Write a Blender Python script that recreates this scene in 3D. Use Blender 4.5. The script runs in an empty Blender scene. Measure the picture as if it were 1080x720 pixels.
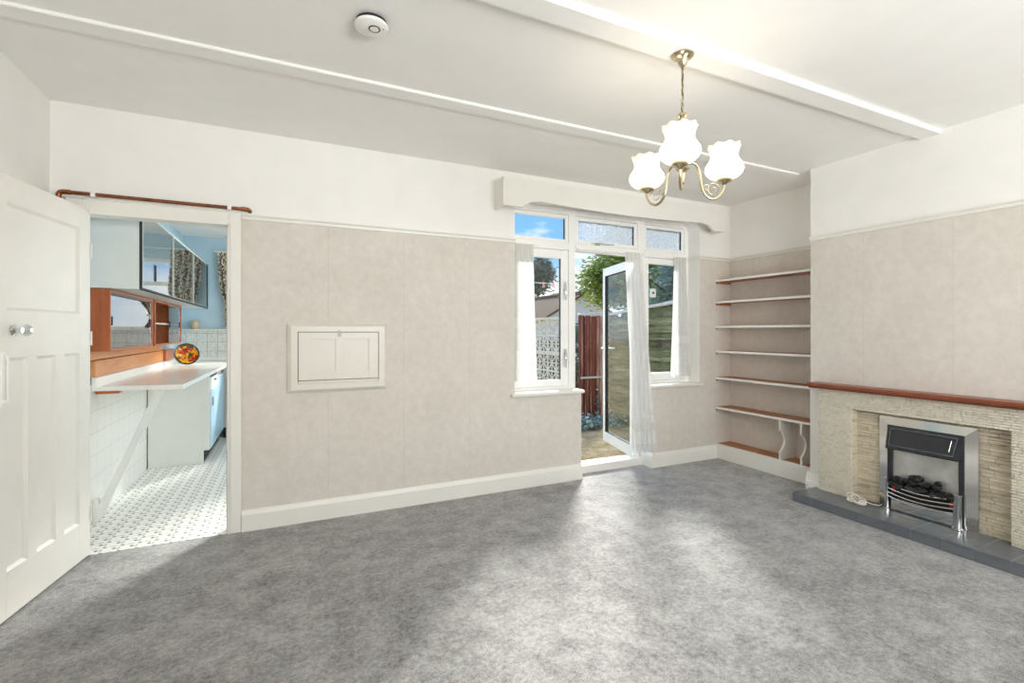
import bpy, math, random
from mathutils import Vector, Matrix
random.seed(7)
C = bpy.context.scene.collection
PI = math.pi

# ------------------------------------------------------------------ materials
def lin(c):
    c = c/255.0
    return c/12.92 if c <= .04045 else ((c+.055)/1.055)**2.4
def rgb(r, g, b): return (lin(r), lin(g), lin(b), 1)

def new_mat(name):
    m = bpy.data.materials.new(name); m.use_nodes = True
    nt = m.node_tree; nt.nodes.clear()
    out = nt.nodes.new('ShaderNodeOutputMaterial')
    return m, nt, out
def N(nt, typ, **kw):
    n = nt.nodes.new(typ)
    for k, v in kw.items():
        if k.startswith('_'): setattr(n, k[1:], v)
        else: n.inputs[k.replace('__', ' ')].default_value = v
    return n
def L(nt, a, b): nt.links.new(a, b)
def pbsdf(nt, out, col=(.8,.8,.8,1), rough=.5, metal=0, spec=.5):
    p = nt.nodes.new('ShaderNodeBsdfPrincipled')
    p.inputs['Base Color'].default_value = col; p.inputs['Roughness'].default_value = rough
    p.inputs['Metallic'].default_value = metal; p.inputs['Specular IOR Level'].default_value = spec
    L(nt, p.outputs[0], out.inputs[0]); return p
def coords(nt, scale=(1,1,1), swap=None):
    g = nt.nodes.new('ShaderNodeNewGeometry')      # world position
    v = g.outputs['Position']
    if swap:
        s = nt.nodes.new('ShaderNodeSeparateXYZ'); c = nt.nodes.new('ShaderNodeCombineXYZ')
        L(nt, v, s.inputs[0])
        for i, a in enumerate(swap): L(nt, s.outputs['XYZ'.index(a)], c.inputs[i])
        v = c.outputs[0]
    m = nt.nodes.new('ShaderNodeMapping'); m.inputs['Scale'].default_value = scale
    L(nt, v, m.inputs[0]); return m.outputs[0]
def noise(nt, vec, scale, detail=4, rough=.5):
    n = nt.nodes.new('ShaderNodeTexNoise'); n.inputs['Scale'].default_value = scale
    n.inputs['Detail'].default_value = detail; n.inputs['Roughness'].default_value = rough
    L(nt, vec, n.inputs['Vector']); return n.outputs['Fac']
def ramp(nt, fac, stops):
    r = nt.nodes.new('ShaderNodeValToRGB'); e = r.color_ramp.elements
    e[0].position, e[0].color = stops[0]; e[1].position, e[1].color = stops[1]
    for p, c in stops[2:]:
        x = e.new(p); x.color = c
    L(nt, fac, r.inputs[0]); return r.outputs[0]
def bump(nt, h, p, strength=.2, dist=.01):
    b = nt.nodes.new('ShaderNodeBump'); b.inputs['Strength'].default_value = strength
    b.inputs['Distance'].default_value = dist
    L(nt, h, b.inputs['Height']); L(nt, b.outputs[0], p.inputs['Normal'])
def mathn(nt, op, a, b=None):
    n = nt.nodes.new('ShaderNodeMath'); n.operation = op
    for i, x in enumerate((a, b)):
        if x is None: continue
        if isinstance(x, (int, float)): n.inputs[i].default_value = x
        else: L(nt, x, n.inputs[i])
    return n.outputs[0]
def mixc(nt, fac, a, b, mode='MIX'):
    n = nt.nodes.new('ShaderNodeMix'); n.data_type = 'RGBA'; n.blend_type = mode
    for i, x in ((0, fac), (6, a), (7, b)):
        if isinstance(x, (int, float, tuple)): n.inputs[i].default_value = x
        else: L(nt, x, n.inputs[i])
    return n.outputs[2]

def plain(name, col, rough=.5, metal=0, var=.03, scale=6, bstr=0.0, bscale=200, spec=.5):
    m, nt, out = new_mat(name); p = pbsdf(nt, out, col, rough, metal, spec)
    v = coords(nt)
    d = tuple(max(0, c*(1-var*2.2)) for c in col[:3])+(1,)
    L(nt, ramp(nt, noise(nt, v, scale), [(.3, d), (.7, col)]), p.inputs['Base Color'])
    if bstr: bump(nt, noise(nt, v, bscale, 2), p, bstr, .003)
    return m
def wood(name, c1, c2, rough=.35, axis='X', scale=14):
    m, nt, out = new_mat(name); p = pbsdf(nt, out, c1, rough)
    sc = {'X': (.12,1,1), 'Y': (1,.12,1), 'Z': (1,1,.12)}[axis]
    v = coords(nt, sc)
    n1 = noise(nt, v, scale, 6, .6); n2 = noise(nt, v, scale*7, 3)
    f = mathn(nt, 'ADD', mathn(nt, 'MULTIPLY', n1, .7), mathn(nt, 'MULTIPLY', n2, .3))
    L(nt, ramp(nt, f, [(.32, c2), (.66, c1)]), p.inputs['Base Color']); bump(nt, f, p, .15, .002)
    return m
def emis_shade():
    m, nt, out = new_mat('opal_glass')
    g = nt.nodes.new('ShaderNodeNewGeometry'); sp_ = nt.nodes.new('ShaderNodeSeparateXYZ'); L(nt, g.outputs['Position'], sp_.inputs[0])
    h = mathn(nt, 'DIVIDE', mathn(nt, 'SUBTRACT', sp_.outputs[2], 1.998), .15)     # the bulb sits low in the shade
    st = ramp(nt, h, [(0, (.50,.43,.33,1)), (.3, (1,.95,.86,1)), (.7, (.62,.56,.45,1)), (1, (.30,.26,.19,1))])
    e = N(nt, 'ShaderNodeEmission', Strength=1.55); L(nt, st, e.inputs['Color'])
    p = nt.nodes.new('ShaderNodeBsdfPrincipled'); p.inputs['Base Color'].default_value = (.6,.56,.48,1); p.inputs['Roughness'].default_value = .25
    a = nt.nodes.new('ShaderNodeAddShader'); L(nt, e.outputs[0], a.inputs[0]); L(nt, p.outputs[0], a.inputs[1])
    L(nt, a.outputs[0], out.inputs[0]); return m
def glass_pane(name, tint=(.96,.98,.97,1), refl=.07):
    m, nt, out = new_mat(name)
    t = N(nt, 'ShaderNodeBsdfTransparent', Color=tint); g = N(nt, 'ShaderNodeBsdfGlossy', Roughness=.01)
    f = N(nt, 'ShaderNodeLayerWeight', Blend=.5)
    mx = nt.nodes.new('ShaderNodeMixShader')
    ff = mathn(nt, 'ADD', mathn(nt, 'MULTIPLY', mathn(nt, 'POWER', f.outputs['Facing'], 5), 1-refl), refl)
    L(nt, ff, mx.inputs[0]); L(nt, t.outputs[0], mx.inputs[1]); L(nt, g.outputs[0], mx.inputs[2])
    L(nt, mx.outputs[0], out.inputs[0]); return m
def textured_glass():
    m, nt, out = new_mat('patterned_glass')
    v = coords(nt)
    t = N(nt, 'ShaderNodeBsdfTransparent', Color=(.9,.94,.96,1)); d = N(nt, 'ShaderNodeBsdfTranslucent', Color=(.42,.45,.48,1))
    g = N(nt, 'ShaderNodeBsdfGlossy', Roughness=.15)
    n = noise(nt, v, 60, 3, .7)
    fac = ramp(nt, n, [(.38, (.15,.15,.15,1)), (.58, (.95,.95,.95,1))])
    mx = nt.nodes.new('ShaderNodeMixShader'); L(nt, fac, mx.inputs[0]); L(nt, t.outputs[0], mx.inputs[1]); L(nt, d.outputs[0], mx.inputs[2])
    m2 = nt.nodes.new('ShaderNodeMixShader'); m2.inputs[0].default_value = .08
    L(nt, mx.outputs[0], m2.inputs[1]); L(nt, g.outputs[0], m2.inputs[2]); L(nt, m2.outputs[0], out.inputs[0]); return m
def sheer(name, opacity=.62):
    m, nt, out = new_mat(name); v = coords(nt)
    d = N(nt, 'ShaderNodeBsdfDiffuse', Color=(.84,.83,.80,1)); tl = N(nt, 'ShaderNodeBsdfTranslucent', Color=(.76,.75,.72,1)); tr = N(nt, 'ShaderNodeBsdfTransparent')
    a = nt.nodes.new('ShaderNodeMixShader'); a.inputs[0].default_value = .55; L(nt, d.outputs[0], a.inputs[1]); L(nt, tl.outputs[0], a.inputs[2])
    lw = N(nt, 'ShaderNodeLayerWeight', Blend=.45)
    f = mathn(nt, 'ADD', mathn(nt, 'MULTIPLY', lw.outputs['Facing'], .5), opacity)
    f = mathn(nt, 'MINIMUM', f, 1.0)
    b = nt.nodes.new('ShaderNodeMixShader'); L(nt, f, b.inputs[0]); L(nt, tr.outputs[0], b.inputs[1]); L(nt, a.outputs[0], b.inputs[2])
    L(nt, b.outputs[0], out.inputs[0]); return m
def wallpaper():
    m, nt, out = new_mat('beige_wallpaper'); p = pbsdf(nt, out, rough=.75, spec=.2); v = coords(nt)
    n = noise(nt, v, 17, 8, .72); n2 = noise(nt, v, 3.5, 3)
    f = mathn(nt, 'ADD', mathn(nt, 'MULTIPLY', n, .7), mathn(nt, 'MULTIPLY', n2, .3))
    c = ramp(nt, f, [(.34, rgb(203,196,187)), (.68, rgb(218,212,204))])
    s = nt.nodes.new('ShaderNodeSeparateXYZ'); g = nt.nodes.new('ShaderNodeNewGeometry'); L(nt, g.outputs['Position'], s.inputs[0])
    u = mathn(nt, 'FRACT', mathn(nt, 'MULTIPLY', mathn(nt, 'ADD', mathn(nt, 'ADD', s.outputs[0], s.outputs[1]), 20.12), 1/.52))
    seam = mathn(nt, 'LESS_THAN', u, .005)
    L(nt, mixc(nt, mathn(nt, 'MULTIPLY', seam, .35), c, rgb(160,150,140)), p.inputs['Base Color'])
    bump(nt, noise(nt, v, 120, 3), p, .15, .002); return m
def carpet():
    m, nt, out = new_mat('grey_carpet'); p = pbsdf(nt, out, rough=.78, spec=.3); v = coords(nt)
    n = noise(nt, v, 7, 8, .75); n2 = noise(nt, v, 1.6, 4, .6); n3 = noise(nt, v, 190, 2, .7)
    n4 = noise(nt, v, 45, 3, .7)
    f = mathn(nt, 'ADD', mathn(nt, 'MULTIPLY', n, .32), mathn(nt, 'MULTIPLY', n2, .14))
    f = mathn(nt, 'ADD', f, mathn(nt, 'ADD', mathn(nt, 'MULTIPLY', n3, .28), mathn(nt, 'MULTIPLY', n4, .26)))
    L(nt, ramp(nt, f, [(.40, rgb(92,91,90)), (.60, rgb(184,183,181))]), p.inputs['Base Color'])
    p.inputs['Sheen Weight'].default_value = .35; p.inputs['Sheen Roughness'].default_value = .35
    bump(nt, mathn(nt, 'ADD', mathn(nt, 'MULTIPLY', n3, .6), n), p, .6, .008); return m
def mosaic():
    m, nt, out = new_mat('kitchen_mosaic_lino'); p = pbsdf(nt, out, rough=.35)
    s = nt.nodes.new('ShaderNodeSeparateXYZ'); L(nt, coords(nt, (1/.085,)*3), s.inputs[0])
    def spots(ox, oy, rx, ry):
        a = mathn(nt, 'ABSOLUTE', mathn(nt, 'SUBTRACT', mathn(nt, 'FRACT', mathn(nt, 'ADD', s.outputs[0], 50+ox)), .5))
        b = mathn(nt, 'ABSOLUTE', mathn(nt, 'SUBTRACT', mathn(nt, 'FRACT', mathn(nt, 'ADD', s.outputs[1], 50+oy)), .5))
        return mathn(nt, 'LESS_THAN', mathn(nt, 'ADD', mathn(nt, 'DIVIDE', a, rx), mathn(nt, 'DIVIDE', b, ry)), 1)
    dark = mathn(nt, 'MAXIMUM', spots(0,0,.17,.13), spots(.38,.42,.14,.17))
    mid = mathn(nt, 'MAXIMUM', spots(.5,.0,.30,.11), spots(.12,.5,.11,.34))
    c = mixc(nt, mid, rgb(238,237,232), rgb(196,194,188))
    L(nt, mixc(nt, dark, c, rgb(98,98,97)), p.inputs['Base Color']); return m
def tiles(name, size, col, grout, swap, speck=False, rough=.15):
    m, nt, out = new_mat(name); p = pbsdf(nt, out, rough=rough, spec=.5 if rough < .5 else .08)
    b = nt.nodes.new('ShaderNodeTexBrick'); b.offset = 0
    for k, x in (('Color1', col), ('Color2', col), ('Mortar', grout), ('Scale', 1), ('Mortar Size', .0025), ('Brick Width', size), ('Row Height', size)): b.inputs[k].default_value = x
    L(nt, coords(nt, (1,1,1), swap), b.inputs['Vector'])
    c = b.outputs['Color']
    if speck:
        v = nt.nodes.new('ShaderNodeTexVoronoi'); v.inputs['Scale'].default_value = 75; L(nt, coords(nt), v.inputs['Vector'])
        k = mathn(nt, 'LESS_THAN', v.outputs['Distance'], .33)
        c = mixc(nt, mathn(nt, 'MULTIPLY', k, .6), c, rgb(120,120,118))
    L(nt, c, p.inputs['Base Color']); bump(nt, b.outputs['Fac'], p, -.3, .002); return m
def per_island(name, stops, rough=.6, nscale=40, bstr=.5, soot=False, isl=.5, stretch=(1,1,1), leafy=False):
    m, nt, out = new_mat(name); p = pbsdf(nt, out, rough=rough); g = nt.nodes.new('ShaderNodeNewGeometry'); v = coords(nt, stretch)
    n = noise(nt, v, nscale, 5, .7)
    f = mathn(nt, 'ADD', mathn(nt, 'MULTIPLY', g.outputs['Random Per Island'], isl), mathn(nt, 'MULTIPLY', n, 1-isl))
    c = ramp(nt, f, stops)
    if soot:
        w = noise(nt, coords(nt, (1,1.6,11)), 3.2, 5, .6)
        c = mixc(nt, ramp(nt, w, [(.47, (0,0,0,1)), (.66, (.6,.6,.6,1))]), c, rgb(128,112,88))
    L(nt, c, p.inputs['Base Color']); bump(nt, n, p, bstr, .006)
    if leafy:
        t = nt.nodes.new('ShaderNodeBsdfTranslucent'); L(nt, c, t.inputs['Color']); mx = nt.nodes.new('ShaderNodeMixShader'); mx.inputs[0].default_value = .45
        L(nt, p.outputs[0], mx.inputs[1]); L(nt, t.outputs[0], mx.inputs[2]); L(nt, mx.outputs[0], out.inputs[0])
    return m
def floral(name, stops, scale=30, rough=.8):
    m, nt, out = new_mat(name); p = pbsdf(nt, out, rough=rough)
    v = nt.nodes.new('ShaderNodeTexVoronoi'); v.inputs['Scale'].default_value = scale; L(nt, coords(nt), v.inputs['Vector'])
    s = nt.nodes.new('ShaderNodeSeparateColor'); L(nt, v.outputs['Color'], s.inputs[0])
    c = ramp(nt, s.outputs[0], stops); nt.nodes[-1].color_ramp.interpolation = 'CONSTANT' if hasattr(nt.nodes[-1], 'color_ramp') else None
    L(nt, c, p.inputs['Base Color']); return m

M = {}
M['white'] = plain('white_emulsion', rgb(236,234,230), .6, var=.015, bstr=.05)
M['ceil'] = plain('ceiling_paint', rgb(242,241,238), .7, var=.012, bstr=.05, bscale=60)
M['gloss'] = plain('white_gloss_paint', rgb(231,229,222), .28, var=.015)
M['door'] = plain('door_gloss_paint', rgb(233,230,223), .42, var=.02)
M['cpaint'] = plain('cream_gloss_paint', rgb(216,211,201), .35, var=.015); M['paper'] = wallpaper(); M['carpet'] = carpet(); M['mosaic'] = mosaic()
M['upvc'] = plain('window_white', rgb(243,243,240), .3, var=.01)
M['glass'] = glass_pane('clear_glass', refl=.025); M['tglass'] = textured_glass()
M['sheer'] = sheer('sheer_net', .80); M['lace'] = sheer('lace_band', .93)
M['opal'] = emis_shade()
M['brass'] = plain('antique_brass', (.66,.57,.38,1), .2, 1, var=.1)
M['chrome'] = plain('chrome', (.75,.75,.74,1), .08, 1, var=.02)
M['steel'] = plain('brushed_steel', (.72,.71,.69,1), .10, 1, var=.05)
M['copper'] = plain('aged_copper', (.36,.13,.06,1), .35, .85, var=.25, scale=18)
M['crystal'] = glass_pane('crystal', (.85,.88,.88,1), .35)
M['black'] = plain('black_enamel', rgb(40,42,46), .25); M['dull'] = plain('dull_metal', rgb(176,174,168), .45, .3); M['rimgrey'] = plain('dark_grey_enamel', rgb(88,92,100), .3); M['rubber'] = plain('dark_seal', rgb(30,30,32), .6)
M['coal'] = plain('coal', rgb(24,24,25), .45, var=.3, scale=50, bstr=.4, bscale=90)
M['mahog'] = wood('mahogany', rgb(150,78,44), rgb(98,44,24), .3, 'Y')
M['teak'] = wood('teak_veneer', rgb(192,110,62), rgb(156,80,42), .3, 'Y')
M['teakz'] = wood('teak_veneer_upright', rgb(188,106,60), rgb(150,78,42), .3, 'Z')
M['pine'] = wood('varnished_pine', rgb(222,158,98), rgb(192,120,70), .3, 'Y')
M['shelfw'] = wood('shelf_wood', rgb(192,132,88), rgb(154,100,64), .5, 'Y')
M['stone'] = per_island('split_stone', [(.18, rgb(176,166,146)), (.42, rgb(214,207,190)), (.8, rgb(226,220,204))], .6, 60, 1.0, isl=.25)
M['stone2'] = per_island('recess_stone', [(.25, rgb(190,178,154)), (.7, rgb(218,208,186))], .6, 50, .7, soot=True, isl=.3)
M['htile'] = plain('grey_glazed_tile', rgb(108,112,117), .14, var=.04, scale=9); M['grout'] = plain('grout', rgb(150,150,148), .8)
M['blue'] = plain('kitchen_blue_paint', rgb(188,212,226), .6, var=.03)
M['cabw'] = plain('cabinet_laminate', rgb(226,228,224), .35, var=.02); M['cabgrey'] = plain('cabinet_grey_laminate', rgb(226,230,228), .4, var=.03)
M['cabblue'] = plain('cabinet_blue_front', rgb(176,203,218), .3)
M['wtop'] = plain('worktop_laminate', rgb(240,238,232), .2, var=.02)
M['mirror'] = glass_pane('sliding_glass', (.85,.90,.90,1), .30)
M['ktile'] = tiles('white_wall_tile', .15, rgb(235,233,228), rgb(212,209,203), 'YZX')
M['stile'] = tiles('speckled_tile', .115, rgb(228,228,224), rgb(170,170,166), 'XZY', True)
M['plate'] = floral('painted_fruit', [(0, rgb(200,60,25)), (.25, rgb(226,160,30)), (.45, rgb(170,38,22)), (.6, rgb(60,84,30)), (.8, rgb(232,196,60))], 34, .25)
M['dkgreen'] = plain('dark_green_glaze', rgb(38,52,30), .2)
M['ktcur'] = floral('kitchen_curtain_cotton', [(0, rgb(52,46,42)), (.30, rgb(212,204,182)), (.62, rgb(146,74,60)), (.74, rgb(112,106,86)), (.84, rgb(222,215,195))], 60)
M['cream'] = plain('cream_pottery', rgb(214,190,160), .4, var=.1); M['plast'] = plain('white_plastic', rgb(240,239,234), .35)
M['dark'] = plain('dark_gap', rgb(26,24,22), .8)
M['redfence'] = per_island('weathered_red_boards', [(.28, rgb(96,50,38)), (.55, rgb(146,84,64)), (.76, rgb(222,192,172))], .85, 30, .2, isl=.45, stretch=(1,1,.12))
M['lapfence'] = per_island('mossy_lap_boards', [(.3, rgb(78,70,54)), (.5, rgb(118,122,80)), (.7, rgb(180,172,142))], .9, 22, .5, isl=.3, stretch=(1,.2,1))
M['coping'] = plain('pale_coping', rgb(226,224,216), .7, var=.1)
M['conc'] = plain('white_concrete', rgb(226,221,208), .8, var=.1, scale=20)
M['render'] = plain('lilac_render', rgb(222,222,232), .8)
M['rooft'] = tiles('roof_tile', .30, rgb(116,92,72), rgb(60,48,40), 'YZX', False, .85)
M['fascia'] = plain('brown_bargeboard', rgb(104,78,62), .7)
M['leaf1'] = per_island('green_leaves', [(.15, rgb(100,122,50)), (.5, rgb(152,172,80)), (.85, rgb(200,204,124))], .6, 5, 0, leafy=True)
M['leaf2'] = per_island('dark_leaves', [(.15, rgb(66,80,58)), (.85, rgb(116,128,98))], .7, 5, 0)
M['leaf3'] = per_island('hedge_leaves', [(.15, rgb(96,128,112)), (.85, rgb(164,186,176))], .7, 5, 0, leafy=True)
M['ivy'] = per_island('ivy_leaves', [(.1, rgb(70,96,84)), (.45, rgb(120,146,132)), (.75, rgb(196,208,196)), (.9, rgb(168,92,54))], .5, 5, 0)
M['bark'] = plain('bark', rgb(92,76,60), .9, var=.3, bstr=.5, bscale=30)
M['peg'] = plain('pink_plastic', rgb(226,150,146), .5)
M['cord'] = plain('white_cord', rgb(232,228,216), .5)
m, nt, out = new_mat('earth_painted_sun'); p = pbsdf(nt, out, rough=.95); v = coords(nt)
f = mathn(nt, 'ADD', mathn(nt, 'MULTIPLY', noise(nt, v, 5, 8, .8), .6), mathn(nt, 'MULTIPLY', noise(nt, v, 60, 3, .7), .4))
L(nt, ramp(nt, f, [(.40, rgb(150,140,74)), (.5, rgb(206,176,128)), (.6, rgb(240,222,190))]), p.inputs['Base Color']); bump(nt, f, p, .8, .03); M['earth'] = m  # pale patches are sunlight painted into the colour; greens and tans are earth
m, nt, out = new_mat('painted_glow_red'); p = pbsdf(nt, out, rgb(190,60,40), .5); M['painted_glow'] = m

# ------------------------------------------------------------------ mesh building
class MB:
    def __init__(s): s.v = []; s.f = []; s.mi = []; s.sm = []
    def add(s, vs, fs, mi=0, smooth=False):
        o = len(s.v); s.v += [tuple(x) for x in vs]
        for f in fs: s.f.append([o+i for i in f]); s.mi.append(mi); s.sm.append(smooth)
        return s
    def box(s, x0, x1, y0, y1, z0, z1, mi=0, mat=None, skip=()):
        vs = [(x, y, z) for z in (z0, z1) for y in (y0, y1) for x in (x0, x1)]
        if mat is not None: vs = [tuple(mat @ Vector(v)) for v in vs]
        fs = [(0,2,3,1), (4,5,7,6), (0,1,5,4), (2,6,7,3), (0,4,6,2), (1,3,7,5)]
        return s.add(vs, fs, mi)
    def bbox(s, x0, x1, y0, y1, z0, z1, b=.004, mi=0, mat=None):   # box with chamfered edges
        X, Y, Z = (x0, x1), (y0, y1), (z0, z1); vs = []
        idx = {}
        for i in (0,1):
            for j in (0,1):
                for k in (0,1):
                    sx, sy, sz = (1-2*i), (1-2*j), (1-2*k)
                    c = (X[i], Y[j], Z[k])
                    for a in range(3):
                        q = [c[0]+sx*b, c[1]+sy*b, c[2]+sz*b]; q[a] = c[a]
                        idx[(i,j,k,a)] = len(vs); vs.append(tuple(q))
        fs = []
        for a in range(3):
            for e in (0,1):
                o = [q for q in range(3) if q != a]; face = []
                for (p_, q_) in ((0,0), (1,0), (1,1), (0,1)):
                    t = [0,0,0]; t[a] = e; t[o[0]] = p_; t[o[1]] = q_; face.append(idx[(*t, a)])
                if (e == 0) != (a == 1): face = face[::-1]
                fs.append(face)
        for a in range(3):                                          # edges along axis a
            o = [q for q in range(3) if q != a]
            for p_ in (0,1):
                for q_ in (0,1):
                    def g(e, w):
                        t = [0,0,0]; t[a] = e; t[o[0]] = p_; t[o[1]] = q_; return idx[(*t, w)]
                    fs.append([g(0,o[0]), g(1,o[0]), g(1,o[1]), g(0,o[1])])
        for i in (0,1):
            for j in (0,1):
                for k in (0,1): fs.append([idx[(i,j,k,0)], idx[(i,j,k,1)], idx[(i,j,k,2)]])
        if mat is not None: vs = [tuple(mat @ Vector(v)) for v in vs]
        return s.add(vs, fs, mi)
    def cyl(s, a, b, r, n=16, r2=None, mi=0, cap=True, smooth=True):
        a, b = Vector(a), Vector(b); d = (b-a).normalized(); r2 = r if r2 is None else r2
        u = d.orthogonal().normalized(); w = d.cross(u)
        vs = []
        for c, rr in ((a, r), (b, r2)):
            for i in range(n):
                t = 2*PI*i/n; vs.append(c+(u*math.cos(t)+w*math.sin(t))*rr)
        s.add(vs, [(i, (i+1) % n, n+(i+1) % n, n+i) for i in range(n)], mi, smooth)
        if cap: s.add(vs, [tuple(range(n))[::-1], tuple(range(n, 2*n))], mi)
        return s
    def tube(s, pts, r, n=8, mi=0):
        pts = [Vector(p) for p in pts]; rs = r if isinstance(r, (list, tuple)) else [r]*len(pts)
        vs = []; u = None
        for i, p in enumerate(pts):
            d = (pts[min(i+1, len(pts)-1)]-pts[max(i-1, 0)]).normalized()
            if u is None: u = d.orthogonal().normalized()
            u = (u-d*u.dot(d)).normalized(); w = d.cross(u)
            for k in range(n):
                t = 2*PI*k/n; vs.append(p+(u*math.cos(t)+w*math.sin(t))*rs[i])
        fs = [(i*n+k, i*n+(k+1) % n, (i+1)*n+(k+1) % n, (i+1)*n+k) for i in range(len(pts)-1) for k in range(n)]
        s.add(vs, fs, mi, True); m_ = len(pts)
        s.add(vs[:n], [tuple(range(n))[::-1]], mi); s.add(vs[-n:], [tuple(range(n))], mi); return s
    def lathe(s, prof, c=(0,0,0), n=32, mi=0, mat=None, wob=None):
        if wob is None and len(prof) > 2:
            pr = [prof[0]]
            for a_, b_, c_ in zip(prof, prof[1:], prof[2:]):
                t1 = math.atan2(b_[1]-a_[1], b_[0]-a_[0]); t2 = math.atan2(c_[1]-b_[1], c_[0]-b_[0])
                d = abs((t2-t1+PI) % (2*PI)-PI)
                if d > .75:
                    s.lathe(pr+[b_], c, n, mi, mat, lambda t, z: (1, 0)); pr = [b_]
                else: pr.append(b_)
            return s.lathe(pr+[prof[-1]], c, n, mi, mat, lambda t, z: (1, 0))
        vs = []
        for (r, z) in prof:
            for k in range(n):
                t = 2*PI*k/n; rr = r*(wob(t, z)[0] if wob else 1); zz = z+(wob(t, z)[1] if wob else 0)
                q = Vector((rr*math.cos(t), rr*math.sin(t), zz))
                if mat is not None: q = mat @ q
                vs.append(q+Vector(c))
        fs = [(i*n+k, i*n+(k+1) % n, (i+1)*n+(k+1) % n, (i+1)*n+k) for i in range(len(prof)-1) for k in range(n)]
        return s.add(vs, fs, mi, True)
    def prism(s, poly, a0, a1, axis='X', mi=0, mat=None, smooth=False):
        def P(p, a):
            q = {'X': (a, p[0], p[1]), 'Y': (p[0], a, p[1]), 'Z': (p[0], p[1], a)}[axis]
            return tuple(mat @ Vector(q)) if mat is not None else q
        n = len(poly); vs = [P(p, a0) for p in poly]+[P(p, a1) for p in poly]
        s.add(vs, [(i, (i+1) % n, n+(i+1) % n, n+i) for i in range(n)], mi, smooth)
        s.add(vs, [tuple(range(n))[::-1], tuple(range(n, 2*n))], mi); return s
    def frame(s, x0, x1, z0, z1, y0, y1, w, wb=None, wt=None, mi=0, mat=None, b=.003):
        wb = w if wb is None else wb; wt = w if wt is None else wt
        s.bbox(x0, x0+w, y0, y1, z0, z1, b, mi, mat); s.bbox(x1-w, x1, y0, y1, z0, z1, b, mi, mat)
        s.bbox(x0+w, x1-w, y0, y1, z0, z0+wb, b, mi, mat); s.bbox(x0+w, x1-w, y0, y1, z1-wt, z1, b, mi, mat); return s
    def build(s, name, mats, parent=None):
        me = bpy.data.meshes.new(name); off = WL(parent)
        me.from_pydata([(v[0]-off[0], v[1]-off[1], v[2]-off[2]) for v in s.v], [], s.f)
        if not isinstance(mats, (list, tuple)): mats = [mats]
        for m_ in mats: me.materials.append(M[m_] if isinstance(m_, str) else m_)
        me.polygons.foreach_set('material_index', s.mi); me.polygons.foreach_set('use_smooth', s.sm)
        me.validate(); me.update()
        o = bpy.data.objects.new(name, me); C.objects.link(o)
        if parent: o.parent = parent
        return o
def WL(o):
    v = Vector((0,0,0))
    while o: v += Vector(o.location); o = o.parent
    return v
def tag(o, label=None, cat=None, group=None, kind=None):
    if label: o['label'] = label
    if cat: o['category'] = cat
    if group: o['group'] = group
    if kind: o['kind'] = kind
    return o
def thing(name, loc, label, cat, group=None, kind=None):
    o = bpy.data.objects.new(name, None); C.objects.link(o); o.location = loc; o.empty_display_size = .05
    return tag(o, label, cat, group, kind)
def struct(name, mb, mats, label, cat, parent=None): return tag(mb.build(name, mats, parent), label, cat, None, 'structure')
def recentre(o, p):                                    # put a single mesh's origin at p
    d = Vector(p)
    for v in o.data.vertices: v.co -= d
    o.location = d; return o

# ------------------------------------------------------------------ dimensions
YB, YF, XL, XR, XB, H = 3.537, 3.69, -1.20, 4.177, 3.813, 2.5885
REAR = -1.9
RZ = 2.03

# ------------------------------------------------------------------ room shell
struct('floor', MB().box(XL-.1, XR+.1, REAR-.1, YF, -.06, 0), 'carpet', 'grey mottled carpet covering the living room floor', 'floor')
struct('ceiling', MB().box(XL-.1, XR+.1, REAR-.1, YB+.31, H, H+.15), 'ceil', 'white painted ceiling over the living room', 'ceiling')
struct('trim_1', MB().bbox(XL, XB, 2.55, 2.66, H-.015, H+.002, .005), 'ceil', 'shallow white ceiling beam nearer the window wall', 'ceiling beam')
struct('trim_2', MB().bbox(XL, XB, 1.605, 1.725, H-.026, H+.002, .005), 'ceil', 'white ceiling beam carrying the brass light fitting', 'ceiling beam')
w = MB()
def wbox(x0, x1, y0, y1, z0, z1):
    if z0 < RZ < z1:
        w.box(x0, x1, y0, y1, z0, RZ, 0); w.box(x0, x1, y0, y1, RZ, z1, 1)
    else: w.box(x0, x1, y0, y1, z0, z1, 0 if z1 <= RZ else 1)
WX0, WX1, DX0, DX1, SZ, HZ = 1.69, 3.75, 2.339, 3.138, .755, 2.40
wbox(XL-.1, -1.06, YB, YB+.1, 0, H+.1); wbox(-1.06, -.33, YB, YB+.1, 1.97, H+.1)
wbox(-.33, 1.2, YB, YB+.1, 0, H+.1)
wbox(1.2, WX0, YB, YB+.31, 0, H+.1); wbox(WX0, WX1, YB, YB+.31, HZ, H+.1); wbox(WX1, XR+.1, YB, YB+.31, 0, H+.1)
wbox(WX0, DX0, YB, YF+.06, 0, SZ); wbox(DX1, WX1, YB, YF+.06, 0, SZ)
for cx, sg in ((WX0, 1), (WX1, -1)):                   # curved plaster corners at the head of the window recess
    r = .12
    poly = [(cx, HZ)]+[(cx+sg*(r-r*math.sin(t)), HZ-r+r*math.cos(t)) for t in [PI/2*i/8 for i in range(9)]]
    w.prism(poly, YB+.001, YF, 'Y', 1)
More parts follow.
